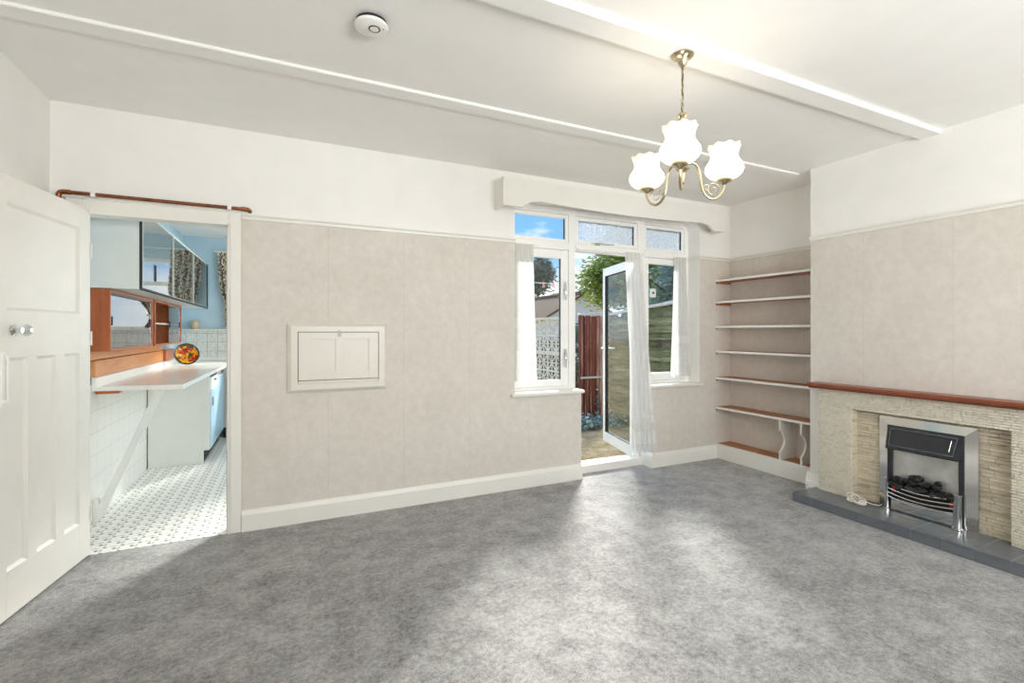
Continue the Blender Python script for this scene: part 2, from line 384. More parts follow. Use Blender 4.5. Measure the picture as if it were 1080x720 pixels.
# white painted inner reveal faces
w.box(WX1-.003, WX1+.001, YB+.002, YF, SZ, HZ, 1); w.box(DX0-.001, DX0+.002, YB+.002, YF, 0, SZ, 1); w.box(DX1-.002, DX1+.001, YB+.002, YF, 0, SZ, 1)
struct('wall_back', w, ['paper', 'white'], 'beige papered wall holding the kitchen doorway, hatch and garden window', 'wall')
w = MB(); w.box(XL-.1, XL, REAR-.1, YB, 0, RZ, 0); w.box(XL-.1, XL, REAR-.1, YB, RZ, H+.1, 1)
struct('wall_left', w, ['paper', 'white'], 'pale wall behind the open panelled door', 'wall')
w = MB(); wbox(XR, XR+.1, REAR-.1, YB, 0, H+.1)
struct('wall_right', w, ['paper', 'white'], 'papered wall at the back of the shelved alcove', 'wall')
w = MB(); wbox(XB, XR, .9, 2.457, 0, H+.1)
struct('wall_chimney', w, ['paper', 'white'], 'papered chimney breast projecting above the fireplace', 'wall')
w = MB()
for a in ((XL, .2, 0, H), (3.2, XR, 0, H), (.2, 3.2, 0, .7), (.2, 3.2, 2.3, H)): wbox(a[0], a[1], REAR-.1, REAR, a[2], a[3])
struct('wall_rear', w, ['paper', 'white'], 'wall behind the viewpoint with a wide window', 'wall')
wr = thing('window_2', (1.7, REAR, .7), 'wide white framed window facing the chimney room end', 'window', kind='structure')
f = MB(); f.frame(.2, 3.2, .7, 2.3, REAR-.08, REAR-.02, .06); f.bbox(1.17, 1.23, REAR-.08, REAR-.02, .76, 2.24, .003); f.bbox(2.17, 2.23, REAR-.08, REAR-.02, .76, 2.24, .003)
f.build('window_frame', 'upvc', wr)
for a_, b_ in ((.26, 1.17), (1.23, 2.17), (2.23, 3.14)): MB().box(a_, b_, REAR-.052, REAR-.048, .76, 2.24).build('pane', 'glass', wr)

# picture rails: a small moulding profile
def rail_x(x0, x1, y, sg, mb):                          # runs along X, sticks out towards sg*Y
    prof = [(y, 2.012), (y+sg*.010, 2.014), (y+sg*.014, 2.030), (y+sg*.024, 2.040), (y+sg*.024, 2.048), (y, 2.050)]
    mb.prism(prof, x0, x1, 'X')
def rail_y(y0, y1, x, sg, mb):
    prof = [(x, 2.012), (x+sg*.010, 2.014), (x+sg*.014, 2.030), (x+sg*.024, 2.040), (x+sg*.024, 2.048), (x, 2.050)]
    mb.prism(prof, y0, y1, 'Y')
r = MB(); rail_x(-.26, WX0+.005, YB, -1, r); struct('trim_3', r, 'gloss', 'white picture rail above the serving hatch', 'picture rail')
r = MB(); rail_x(WX1, XR, YB, -1, r); rail_y(YB-.02, YF, WX1-.003, -1, r); struct('trim_4', r, 'gloss', 'short white picture rail on the pier right of the window', 'picture rail')
r = MB(); rail_y(2.457, YB-.02, XR, -1, r); struct('trim_5', r, 'gloss', 'white picture rail across the alcove above the shelves', 'picture rail')
r = MB(); rail_y(.9, 2.457, XB, -1, r); struct('trim_6', r, 'gloss', 'white picture rail across the chimney breast', 'picture rail')
# skirting
def skirt_x(x0, x1, y, sg, mb):
    mb.prism([(y, 0), (y+sg*.02, 0), (y+sg*.02, .105), (y+sg*.008, .133), (y, .135)], x0, x1, 'X')
def skirt_y(y0, y1, x, sg, mb):
    mb.prism([(x, 0), (x+sg*.02, 0), (x+sg*.02, .105), (x+sg*.008, .133), (x, .135)], y0, y1, 'Y')
b = MB(); skirt_x(-.26, DX0, YB, -1, b); struct('baseboard_back', b, 'gloss', 'long white skirting board under the serving hatch', 'skirting board')
b = MB(); skirt_x(DX1, 3.965, YB, -1, b); skirt_y(YB-.02, YF-.01, DX1, -1, b); struct('baseboard_pier', b, 'gloss', 'white skirting board wrapping the pier between door and shelves', 'skirting board')
b = MB(); skirt_y(REAR, 3.4, XL, 1, b); struct('baseboard_left', b, 'gloss', 'white skirting board along the wall behind the open door', 'skirting board')
b = MB()
b.prism([(XB, 0), (XB-.035, 0), (XB-.035, .10), (XB-.022, .165), (XB, .175)], 2.345, 2.475, 'Y'); struct('baseboard_right', b, 'gloss', 'short white skirting block beside the stone fireplace', 'skirting board')
# kitchen doorway casing
a = MB()
a.bbox(-.33, -.262, YB-.018, YB, 0, 2.05, .004); a.bbox(-1.13, -1.06, YB-.018, YB, 0, 2.05, .004); a.bbox(-1.06, -.33, YB-.018, YB, 1.975, 2.05, .004)
a.bbox(-.338, -.322, YB-.018, YB+.1, 0, 1.978, .002); a.bbox(-1.066, -1.052, YB, YB+.1, 0, 1.978, .002); a.bbox(-1.06, -.33, YB-.018, YB+.1, 1.965, 1.98, .002)
a.bbox(-.35, -.338, YB+.04, YB+.055, 0, 1.965, .002)
a.bbox(-1.15, -.25, YB-.028, YB, 2.046, 2.056, .003)
struct('trim_7', a, 'gloss', 'white architrave around the kitchen doorway', 'architrave')

# ------------------------------------------------------------------ panelled door, open into the room
ang = math.atan2(-.987, -.158)
DM = Matrix.Translation((-1.02, 3.52, 0)) @ Matrix.Rotation(ang, 4, 'Z')     # x along width, +y away from camera side
d1 = thing('door_1', (-1.04, 3.52, 0), 'white panelled internal door standing open at far left', 'door', kind='structure')
DW, DZ0, DZ1 = .745, .012, 1.985
# +y of the local frame: rotate (0,1) by ang
ys = -1   # body of the leaf lies on the side facing the left wall
lf = MB()
def lb(x0, x1, z0, z1, d0=0, d1=.038, bev=.001):
    y0, y1 = sorted((ys*d0, ys*d1)); lf.bbox(x0, x1, y0, y1, z0, z1, bev, 0, DM)
for a_ in ((0, .10, DZ0, DZ1), (.65, DW, DZ0, DZ1), (.10, .65, DZ0, .22), (.10, .65, 1.17, 1.385), (.10, .65, 1.865, DZ1), (.235, .305, .22, 1.17), (.45, .515, .22, 1.17)):
    lb(*a_, bev=.0008)
leaf = lf.build('leaf', 'door', d1)
for (x0, x1, z0, z1) in ((.10,.65,1.385,1.865), (.10,.235,.22,1.17), (.305,.45,.22,1.17), (.515,.65,.22,1.17)):
    pn = MB(); y0, y1 = sorted((ys*.012, ys*.028)); pn.box(x0, x1, y0, y1, z0, z1, 0, DM)
    e = .014
    for s0, s1, t0, t1 in ((x0, x1, z0, z0), (x1, x1, z0, z1), (x1, x0, z1, z1), (x0, x0, z1, z0)):
        # sloping moulding strip round the panel
        cx, cz = (x0+x1)/2, (z0+z1)/2
        def inw(x, z): return (x+(e if x < cx else -e), z+(e if z < cz else -e))
        p0, p1 = (s0, t0), (s1, t1); q0, q1 = inw(*p0), inw(*p1)
        vs = [DM @ Vector((p0[0], ys*.002, p0[1])), DM @ Vector((p1[0], ys*.002, p1[1])), DM @ Vector((q1[0], ys*.0118, q1[1])), DM @ Vector((q0[0], ys*.0118, q0[1]))]
        pn.add(vs, [(0,1,2,3)])
    pn.build('panel', 'door', d1)
def dl(x, y, z): return DM @ Vector((x, y, z))
nrm = DM.to_3x3() @ Vector((0, -ys, 0)); KM = DM @ Matrix.Translation((.607, 0, 1.295)) @ Matrix.Rotation(PI/2*ys, 4, 'X')
kn = MB(); kn.lathe([(0,.0),(.026,0),(.027,.004),(.018,.010),(.010,.014),(.009,.024),(.014,.028),(.014,.032),(0,.032)], n=24, mat=KM)
knob = kn.build('knob', 'chrome', d1); tag(knob, 'chrome and crystal door knob')
cr = MB(); cr.lathe([(0,.030),(.016,.031),(.026,.042),(.027,.050),(.022,.060),(.010,.066),(0,.066)], n=8, mat=KM)
c_ = cr.build('crystal', 'crystal', knob); c_.data.polygons.foreach_set('use_smooth', [False]*len(c_.data.polygons))
ph = MB(); y0, y1 = sorted((-ys*0.0, -ys*.006)); ph.bbox(.668, .692, y0, y1, .955, 1.20, .002, 0, DM)
y0, y1 = sorted((-ys*0.018, -ys*.026)); ph.bbox(.674, .686, y0, y1, .975, 1.18, .003, 0, DM)
for z in (.98, 1.175): y0, y1 = sorted((-ys*.004, -ys*.02)); ph.bbox(.675, .685, y0, y1, z-.008, z+.008, .002, 0, DM)
tag(ph.build('pull_handle', 'plast', d1), 'white vertical pull handle')
for z in (.25, 1.25, 1.75):
    hg = MB(); hg.cyl(dl(-.006, ys*-.002, z-.04), dl(-.006, ys*-.002, z+.04), .006, 10); hg.build('hinge', 'gloss', d1)

# ------------------------------------------------------------------ garden window with doorway
w1 = thing('window_1', ((WX0+WX1)/2, YF, 0), 'white framed window around the open garden doorway', 'window', kind='structure')
f = MB(); y0, y1 = YF, YF+.07
f.bbox(WX0, WX0+.05, y0, y1, SZ, HZ, .003); f.bbox(WX1-.05, WX1, y0, y1, SZ, HZ, .003)
f.bbox(2.308, 2.378, y0, y1, .0, HZ, .003); f.bbox(3.095, 3.175, y0, y1, .0, HZ, .003)
f.bbox(WX0+.05, 2.308, y0, y1, HZ-.06, HZ, .003); f.bbox(2.378, 3.095, y0, y1, HZ-.06, HZ, .003); f.bbox(3.175, WX1-.05, y0, y1, HZ-.06, HZ, .003)
for a_, b_ in ((WX0+.05, 2.308), (2.378, 3.095), (3.175, WX1-.05)): f.bbox(a_, b_, y0-.004, y1, 2.02, 2.085, .003)
f.bbox(WX0+.05, 2.308, y0, y1, SZ, .80, .003); f.bbox(3.175, WX1-.05, y0, y1, SZ, .80, .003)
f.build('window_frame', 'upvc', w1)
def sash(x0, x1, z0, z1, glassm, wd=.04, wb=None, name='casement'):
    s_ = MB(); s_.frame(x0, x1, z0, z1, YF+.008, YF+.05, wd, wb); o = s_.build(name, 'upvc', w1)
    g = MB(); g.box(x0+wd-.003, x1-wd+.003, YF+.028, YF+.032, z0+(wb or wd)-.003, z1-wd+.003)
    g.build('pane', glassm, o)
    k = MB()
    for q in ((x0+wd, x0+wd+.003), (x1-wd-.003, x1-wd)): k.box(*q, YF+.02, YF+.04, z0+(wb or wd), z1-wd)
    k.build('glazing_seal', 'rubber', o); return o
sash(WX0+.052, 2.306, 2.088, HZ-.062, 'glass', .03, name='top_light')
sash(2.38, 3.093, 2.088, HZ-.062, 'tglass', .035, name='top_light')
sash(3.177, WX1-.052, 2.088, HZ-.062, 'tglass', .03, name='top_light')
cl = sash(WX0+.052, 2.306, .802, 2.018, 'glass', .075, .055); cr_ = sash(3.177, WX1-.052, .802, 2.018, 'glass', .06, .075)
for z in (1.62, 1.01):                                   # casement fasteners
    h = MB(); h.tube([(2.27, YF+.004, z+.10), (2.268, YF-.018, z+.09), (2.262, YF-.022, z+.04), (2.266, YF-.02, z-.02), (2.27, YF-.014, z-.05)], [.006,.007,.008,.006,.005]); h.bbox(2.258, 2.282, YF-.004, YF+.009, z+.04, z+.12, .002)
    h.build('fastener', 'chrome', cl)
h = MB(); h.tube([(2.55, YF-.006, 2.10), (2.62, YF-.02, 2.105), (2.70, YF-.02, 2.10), (2.80, YF-.014, 2.108)], .005); h.bbox(2.60, 2.64, YF-.02, YF+.008, 2.09, 2.10, .002); h.build('stay', 'dull', w1)
s_ = MB(); s_.bbox(1.655, DX0+.015, YB-.04, YF+.002, SZ-.002, SZ+.025, .006); s_.build('sill', 'gloss', w1)
s_ = MB(); s_.bbox(DX1-.015, WX1+.015, YB-.04, YF+.002, SZ-.002, SZ+.025, .006); s_.build('sill', 'gloss', w1)
s_ = MB(); s_.bbox(DX0+.001, DX1-.001, 3.652, YF+.10, -.05, .07, .006); s_.bbox(DX0-.01, DX1+.01, YF+.07, YF+.20, -.12, .045, .006)
s_.build('threshold', 'gloss', w1)
s_ = MB(); s_.cyl((2.38, YF-.028, 2.035), (3.16, YF-.028, 2.035), .009, 10)
for x in (2.40, 3.14): s_.bbox(x-.008, x+.008, YF-.03, YF+.001, 2.025, 2.05, .002)
s_.build('curtain_rod', 'upvc', w1)
for x0, x1 in ((1.71, 2.0), (3.45, 3.73)):
    s_ = MB(); s_.cyl((x0, YF-.02, 2.035), (x1, YF-.02, 2.035), .005, 8); s_.build('curtain_wire', 'upvc', w1)

# glazed garden door, open outwards
GM = Matrix.Translation((3.095, 3.745, 0)) @ Matrix.Rotation(math.atan2(.968, .252), 4, 'Z')
d2 = thing('door_2', (3.095, 3.745, 0), 'white framed glazed garden door standing open outside', 'door', kind='structure')
g = MB(); g.frame(0, .775, .05, 2.0, -.022, .022, .06, .11, .09, 0, GM); lfo = g.build('leaf', 'upvc', d2)
g = MB(); g.box(.057, .718, -.003, .003, .157, 1.913, 0, GM); g.build('pane', 'glass', d2)
g = MB(); g.frame(.058, .717, .158, 1.912, -.02, .019, .007, None, None, 0, GM, .001); g.build('glazing_seal', 'rubber', d2)
g = MB()
for sg in (1, -1):
    q = lambda x, y, z: GM @ Vector((x, y*sg, z))
    g.tube([q(.745, .02, 1.10), q(.745, .05, 1.10), q(.72, .055, 1.10), q(.63, .055, 1.10)], .009)
    ya, yb = sorted((.02*sg, .028*sg)); g.bbox(.732, .760, ya, yb, 1.0, 1.2, .002, 0, GM)
tag(g.build('lever_handle', 'plast', d2), 'white lever handle')
for z in (.25, 1.75): g = MB(); g.cyl(GM @ Vector((-.004, -.02, z-.05)), GM @ Vector((-.004, -.02, z+.05)), .009, 10); g.build('hinge', 'upvc', d2)
# small vent plate and black hook seen through the right-hand pane
vt = thing('vent_plate', (3.40, 3.80, 1.67), 'small white square plate hanging outside the right window pane', 'vent')
t_ = 4.83; 
g = MB(); g.bbox(3.337, 3.412, 3.79, 3.80, 1.635, 1.725, .003); g.build('plate', 'plast', vt)
g = MB(); g.cyl((3.374, 3.784, 1.68), (3.374, 3.79, 1.68), .010, 12); g.build('hole', 'dark', vt)
g = MB(); g.tube([(3.300, 3.79, 1.80), (3.315, 3.79, 1.80), (3.332, 3.79, 1.78), (3.342, 3.79, 1.722)], .008); g.tube([(3.300, 3.79, 1.84), (3.300, 3.79, 1.76)], .006); g.build('hook', 'rubber', vt)

# pelmet over the window
pl = thing('pelmet', (2.71, YB, 2.27), 'long white pelmet board with shaped lower edge above the window', 'pelmet')
px0, px1, py, zt, zb = 1.512, 3.914, 3.36, 2.485, 2.265
low = [(px0, zb), (px0+.17, zb), (px0+.175, zb+.012)]
for i in range(1, 9):
    t = PI/2*i/8; low.append((px0+.20+.10*(1-math.cos(t)), zb+.012+.045*math.sin(t)))
for i in range(0, 11): low.append((px0+.32+i*.088, zb+.062-.022*math.sin(PI/2*i/10)))
half = low; mid = (px0+px1)/2
other = [(px0+px1-x, z) for x, z in half[::-1]]
up = [(px1, zt), (px0, zt)]
poly = half+other+up
g = MB(); top = zt
vsf = []
pts = half+other
for i in range(len(pts)-1):
    (xa, za), (xb, zb_) = pts[i], pts[i+1]
    if xb-xa < 1e-6: continue
    vs = [(xa, py, za), (xb, py, zb_), (xb, py, zt), (xa, py, zt), (xa, py+.02, za), (xb, py+.02, zb_), (xb, py+.02, zt), (xa, py+.02, zt)]
    g.add(vs, [(0,1,2,3), (5,4,7,6), (0,4,5,1), (3,2,6,7)])
g.add([(px0, py, zb), (px0, py+.02, zb), (px0, py+.02, zt), (px0, py, zt)], [(0,3,2,1)]); g.add([(px1, py, zb), (px1, py+.02, zb), (px1, py+.02, zt), (px1, py, zt)], [(0,1,2,3)])
g.build('front_board', 'gloss', pl)
for a_, b_ in ((px0, px0+.018), (px1-.018, px1)): MB().bbox(a_, b_, py+.02, YB-.001, zb, zt, .002).build('end_board', 'gloss', pl)

# ------------------------------------------------------------------ curtains
def curtain(name, label, top, bot, z1, z0, folds, amp, bandz, nx=90, nz=50, mat='sheer', seed=0):
    # top, bot: ((x,y) left, (x,y) right)
    rnd = random.Random(seed); ph = [rnd.uniform(0, 6.28) for _ in range(4)]
    o = thing(name, ((top[0][0]+top[1][0])/2, (top[0][1]+top[1][1])/2, z0), label, 'curtain')
    def pt(u, v):
        k = v**1.15
        x = (top[0][0]*(1-u)+top[1][0]*u)*(1-k)+(bot[0][0]*(1-u)+bot[1][0]*u)*k
        y = (top[0][1]*(1-u)+top[1][1]*u)*(1-k)+(bot[0][1]*(1-u)+bot[1][1]*u)*k
        a = amp*(.5+.5*v)
        y += a*math.sin(u*folds*2*PI+ph[0]+.6*math.sin(v*3+ph[1]))+a*.4*math.sin(u*folds*4.3*PI+ph[2]+v*2)
        x += a*.35*math.cos(u*folds*2*PI+ph[3])
        return (x, y, z1+(z0-z1)*v+(.008*math.sin(u*folds*6+1) if v > .98 else 0))
    mb = MB(); grid = [pt(i/nx, j/nz) for j in range(nz+1) for i in range(nx+1)]; mb.v = grid
    for j in range(nz):
        lace = any(a <= (j+.5)/nz <= b for a, b in bandz)
        for i in range(nx):
            o_ = j*(nx+1)+i; mb.f.append([o_, o_+1, o_+nx+2, o_+nx+1]); mb.mi.append(1 if lace else 0); mb.sm.append(True)
    mb.build('fabric', [mat, 'lace'], o)
    return o
curtain('net_curtain', 'narrow white net curtain hanging at left of the window beside the wall', ((1.745, 3.655), (1.93, 3.655)), ((1.745, 3.65), (1.965, 3.65)), 2.04, .865, 4, .012, [(.55,.62), (.78,.9)], seed=1)
curtain('net_curtain', 'long white net curtain flaring down the right side of the garden doorway', ((2.90, 3.645), (3.10, 3.645)), ((2.93, 3.52), (3.135, 3.475)), 2.045, .17, 4, .016, [(.82,.86), (.9,.95)], seed=2)
curtain('net_curtain', 'white net curtain hanging at right of the window beside the pier', ((3.535, 3.655), (3.70, 3.655)), ((3.475, 3.64), (3.735, 3.625)), 2.04, .835, 4, .014, [(.66,.72), (.84,.9)], seed=3)

# ------------------------------------------------------------------ serving hatch
hx0, hx1, hz0, hz1 = .007, .662, .875, 1.342
hh = thing('serving_hatch', ((hx0+hx1)/2, YB, hz0), 'cream two-panel serving hatch set in the papered wall', 'hatch')
g = MB(); fw = .062
ix0, ix1, iz0, iz1 = hx0+fw, hx1-fw, hz0+fw, hz1-.055
for (A, B, Cc, D) in (((hx0, hz0), (hx1, hz0), (ix1, iz0), (ix0, iz0)), ((hx1, hz0), (hx1, hz1), (ix1, iz1), (ix1, iz0)), ((hx1, hz1), (hx0, hz1), (ix0, iz1), (ix1, iz1)), ((hx0, hz1), (hx0, hz0), (ix0, iz0), (ix0, iz1))):
    yo, yi = YB-.012, YB-.030
    m1 = lambda p, q, t: (p[0]*(1-t)+q[0]*t, p[1]*(1-t)+q[1]*t)
    P = [(A, B, YB), (A, B, yo), (m1(A, D, .35), m1(B, Cc, .35), yi), (D, Cc, yi), (D, Cc, YB)]
    for (a1, b1, ya), (a2, b2, yb) in zip(P, P[1:]):
        g.add([(a1[0], ya, a1[1]), (b1[0], ya, b1[1]), (b2[0], yb, b2[1]), (a2[0], yb, a2[1])], [(0,1,2,3)])
g.build('frame', 'cpaint', hh)
MB().box(ix0, ix1, YB-.004, YB-.001, iz0, iz1).build('backing', 'dark', hh)
g = MB(); dx0, dx1, dz0, dz1 = ix0+.004, ix1-.004, iz0+.022, iz1-.004; yd0, yd1 = YB-.026, YB-.008
g.bbox(dx0, dx0+.075, yd0, yd1, dz0, dz1, .001); g.bbox(dx1-.065, dx1, yd0, yd1, dz0, dz1, .001)
g.bbox(dx0+.075, dx1-.065, yd0, yd1, dz0, dz0+.055, .001); g.bbox(dx0+.075, dx1-.065, yd0, yd1, dz1-.045, dz1, .001); mx = (dx0+dx1)/2
g.bbox(mx-.025, mx+.025, yd0, yd1, dz0+.055, dz1-.045, .001); g.bbox(dx0+.07, dx1-.06, yd0+.009, yd1, dz0+.05, dz1-.04, .001)
dr = g.build('door', 'cpaint', hh)
g = MB(); g.bbox(ix0+.002, ix1-.002, YB-.034, YB-.004, iz0, iz0+.018, .003); g.build('ledge', 'cpaint', hh)
g = MB(); g.bbox(mx-.012, mx+.012, yd0-.005, yd0, dz1-.030, dz1-.002, .001); g.cyl((mx, yd0-.004, dz1-.015), (mx, yd0-.016, dz1-.015), .006, 12); g.bbox(mx-.014, mx+.006, yd0-.009, yd0, dz1+.0, dz1+.014, .001)
tag(g.build('latch', 'dull', dr), 'small metal latch')

# ------------------------------------------------------------------ copper pipe over the doorway
cp = thing('copper_pipe', (-.7, YB-.03, 2.07), 'old copper pipe clipped above the kitchen doorway', 'pipe')
g = MB(); yz = YB-.034
def arc(c, r, a0, a1, ax):   # points of an elbow
    return [Vector(c)+Vector(ax[0])*r*math.cos(a0+(a1-a0)*i/6)+Vector(ax[1])*r*math.sin(a0+(a1-a0)*i/6) for i in range(7)]
run = arc((-.245, yz+.02, 2.072), .02, 0, 0, ((1,0,0),(0,-1,0)))[:0]
g.tube([(-1.125, yz, 2.074), (-.24, yz, 2.072)], .0105, 14)
g.tube([(-.26, yz, 2.072), (-.235, yz, 2.072), (-.224, yz+.004, 2.071), (-.216, yz+.014, 2.069), (-.214, yz+.034, 2.068)], .0135, 12)
g.tube([(-1.10, yz, 2.074), (-1.13, yz, 2.074), (-1.145, yz, 2.070), (-1.152, yz, 2.058), (-1.152, yz, 2.02)], .0135, 12)
g.tube([(-1.152, yz, 2.03), (-1.15, yz, 1.98), (-1.15, yz+.03, 1.96)], .0105, 12)
g.build('pipe', 'copper', cp)
for x in (-1.0, -.325):
    g = MB(); g.tube([(x, yz, 2.0735-.014*1), (x, yz-.014, 2.073), (x, yz, 2.087)], .004, 6); g.bbox(x-.011, x+.011, yz-.015, YB, 2.057, 2.087, .003); g.build('clip', 'plast', cp)

# ------------------------------------------------------------------ smoke alarm
sx, sy = .322, 2.06
sa = thing('smoke_alarm', (sx, sy, H), 'round white smoke alarm on the ceiling', 'smoke alarm')
g = MB(); g.lathe([(0, H), (.050, H), (.052, H-.010), (.046, H-.014)], (sx, sy, 0), 40); g.build('base', 'plast', sa)
g = MB(); g.cyl((sx, sy, H-.006), (sx, sy, H-.021), .062, 40); g.build('sensor_gap', 'rubber', sa)
g = MB(); g.lathe([(.050, H-.0205), (.067, H-.0205), (.069, H-.025), (.067, H-.032), (.055, H-.037), (.0, H-.040)], (sx, sy, 0), 48); cv = g.build('cover', 'plast', sa)
g = MB(); g.lathe([(.019, H-.0385), (.024, H-.0395), (.024, H-.041), (.019, H-.041)], (sx+.01, sy-.012, 0), 28); g.build('ring', 'rubber', cv)
g = MB(); g.lathe([(.018, H-.038), (.018, H-.042), (.0, H-.0425)], (sx+.01, sy-.012, 0), 28); g.build('button', 'plast', cv)
g = MB(); g.cyl((sx+.045, sy-.022, H-.034), (sx+.045, sy-.022, H-.038), .003, 8); g.build('indicator', 'rubber', cv)

# ------------------------------------------------------------------ chandelier
cx, cy = 1.652, 1.660; cz = H-.026
ch = thing('chandelier', (cx, cy, cz), 'brass three arm chandelier with lit frilled white glass shades', 'chandelier')
g = MB(); g.lathe([(0, cz), (.048, cz), (.050, cz-.006), (.044, cz-.012), (.026, cz-.020), (.020, cz-.040), (.012, cz-.052), (.006, cz-.06), (0, cz-.06)], (cx, cy, 0), 36); g.build('ceiling_rose', 'brass', ch)
zc = cz-.058; k = 0
lk = MB()
while zc > 2.285:
    pts = []
    for i in range(13):
        t = 2*PI*i/12; a_, b_ = .0065*math.cos(t), .0145*math.sin(t)
        pts.append((cx+(a_ if k % 2 else 0), cy+(0 if k % 2 else a_), zc-.012+b_))
    lk.tube(pts, .0019, 6); zc -= .0225; k += 1
chn = lk.build('chain', 'brass', ch)
g = MB(); g.tube([(cx+.004*math.sin(i*1.7), cy+.004*math.cos(i*1.3), cz-.05-i*(cz-.05-2.28)/12) for i in range(13)], .0028, 6); g.build('flex', plain('brown_flex', rgb(70,50,40), .6), ch)
g = MB(); g.lathe([(0,2.300),(.010,2.298),(.020,2.290),(.022,2.280),(.014,2.272),(.018,2.262),(.016,2.255),(.008,2.248),(.008,2.10),(.014,2.092),(.024,2.084),(.026,2.070),(.022,2.052),(.028,2.044),(.030,2.036),(.022,2.028),(.016,2.015),(.010,1.995),(.007,1.980),(.009,1.974),(.005,1.966),(0,1.962)], (cx, cy, 0), 28)
g.build('column', 'brass', ch)
for k, th in enumerate((222, 100, 342)):
    t = math.radians(th); R = .205
    def P(r, z, ct=math.cos(t), st=math.sin(t)): return (cx+r*ct, cy+r*st, z)
    g = MB()
    path = [(.015,2.055),(.04,2.068),(.065,2.062),(.08,2.035),(.088,1.99),(.098,1.945),(.120,1.915),(.150,1.905),(.180,1.920),(.200,1.950),(.205,1.975)]
    # smooth the path
    pp = []
    for i in range(len(path)-1):
        p0, p1, p2, p3 = path[max(i-1,0)], path[i], path[i+1], path[min(i+2, len(path)-1)]
        for s in range(5):
            u = s/5; pp.append(tuple(.5*((2*p1[j])+(-p0[j]+p2[j])*u+(2*p0[j]-5*p1[j]+4*p2[j]-p3[j])*u*u+(-p0[j]+3*p1[j]-3*p2[j]+p3[j])*u**3) for j in (0,1)))
    pp.append(path[-1])
    g.tube([P(*q) for q in pp], .0062, 10)
    arm = g.build('arm', 'brass', ch)
    g = MB(); sc = [P(.150+.036*(1-i/26)*math.cos(i*.42), 1.948+.036*(1-i/26)*math.sin(i*.42)) for i in range(24)]
    g.tube(sc, .0019, 6); sc = [P(.118+.018*(1-i/26)*math.cos(PI-i*.42), 1.955+.018*(1-i/26)*math.sin(PI-i*.42)) for i in range(18)]
    g.tube(sc, .0017, 6); g.build('scroll', 'brass', arm)
    ax, ay = P(R, 0)[:2]
    g = MB(); g.lathe([(0,1.970),(.008,1.972),(.014,1.980),(.030,1.986),(.034,1.992),(.032,1.998),(.022,2.002),(.022,2.012),(0,2.012)], (ax, ay, 0), 28); g.build('cup', 'brass', arm)
    g = MB()
    prof = [(.020,1.998),(.042,2.000),(.062,2.009),(.077,2.024),(.085,2.042),(.083,2.060),(.073,2.076),(.064,2.090),(.060,2.104),(.060,2.118),(.064,2.132),(.069,2.144),(.073,2.150)]
    def wob(a, z):
        k_ = max(0, (z-2.09)/.056); k2 = max(0, min(1, (z-2.0)/.03))
        k_ = min(1, k_)**2; return (1+.012*k2*math.cos(a*9)+.025*k_*math.cos(a*9), .0035*k_*math.cos(a*9))
    g.lathe(prof, (ax, ay, 0), 80, wob=wob); inner = [(r_-.003, z_+.002) for r_, z_ in prof[::-1]]
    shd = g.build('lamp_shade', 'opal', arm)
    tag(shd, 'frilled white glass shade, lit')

# ------------------------------------------------------------------ alcove shelves
FX = 3.965
AY0, AY1 = 2.457, 3.537
labels = ['topmost alcove shelf, high under the picture rail', 'second alcove shelf from the top', 'third alcove shelf from the top', 'fourth alcove shelf from the top',
          'fifth alcove shelf, level with the mantel', 'lowest open alcove shelf, resting on two scalloped dividers']
for z, lab in zip((1.813, 1.594, 1.345, 1.094, .825, .522), labels):
    s_ = thing('alcove_shelf', (FX+.1, 3.0, z), lab, 'shelf', 'wood shelves with white front edges in the alcove')
    MB().box(FX+.006, XR-.001, AY0, AY1-.001, z-.018, z).build('board', 'shelfw', s_)
    MB().bbox(FX, FX+.007, AY0, AY1-.001, z-.020, z+.001, .001).build('edge_strip', 'gloss', s_)
    MB().bbox(FX+.01, XR-.002, AY1-.018, AY1-.001, z-.040, z-.018, .002).build('batten', 'shelfw' if z > 1.5 else 'paper', s_)
    g = MB(); g.cyl((FX+.006, AY1-.012, z-.030), (FX+.002, AY1-.012, z-.030), .006, 8); g.build('bracket', 'rubber', s_)
bx = thing('alcove_plinth', (FX, 3.0, 0), 'white plinth box with brown wood top under the alcove shelves', 'plinth')
MB().bbox(FX, FX+.018, AY0, AY1, 0, .150, .003).build('front_board', 'gloss', bx)
MB().box(FX+.018, XR-.001, AY0, AY1-.001, .13, .148).build('top_board', 'shelfw', bx)
g = MB(); g.cyl((FX+.05, 3.11, .148), (FX+.05, 3.11, .151), .006, 12); g.build('screw_cap', 'plast', bx)
for y, lab in ((2.835, 'white scalloped divider under the lowest shelf, farther from the fireplace'), (2.640, 'white scalloped divider under the lowest shelf, beside the chimney breast')):
    zb_, zt_ = .150, .503; poly = [(XR-.002, zb_), (FX+.004, zb_), (FX+.004, .205)]
    for i in range(0, 13):
        t = i/12; poly.append((FX+.004+.062*math.sin(PI*t)**.8, .215+t*.195))
    poly += [(FX+.004, .415), (FX+.004, zt_), (XR-.002, zt_)]
    # build as strips so that the notch stays clean
    pts = poly[1:-1]; g = MB()
    for (xa, za), (xb, zb2) in zip(pts, pts[1:]):
        if zb2-za < 1e-6: continue
        vs = [(xa, y-.008, za), (xb, y-.008, zb2), (XR-.002, y-.008, zb2), (XR-.002, y-.008, za)]; vs += [(v[0], y+.008, v[2]) for v in vs]
        g.add(vs, [(0,1,2,3), (7,6,5,4), (0,4,5,1)])
    tag(g.build('shelf_divider', 'gloss'), lab, 'shelf divider')

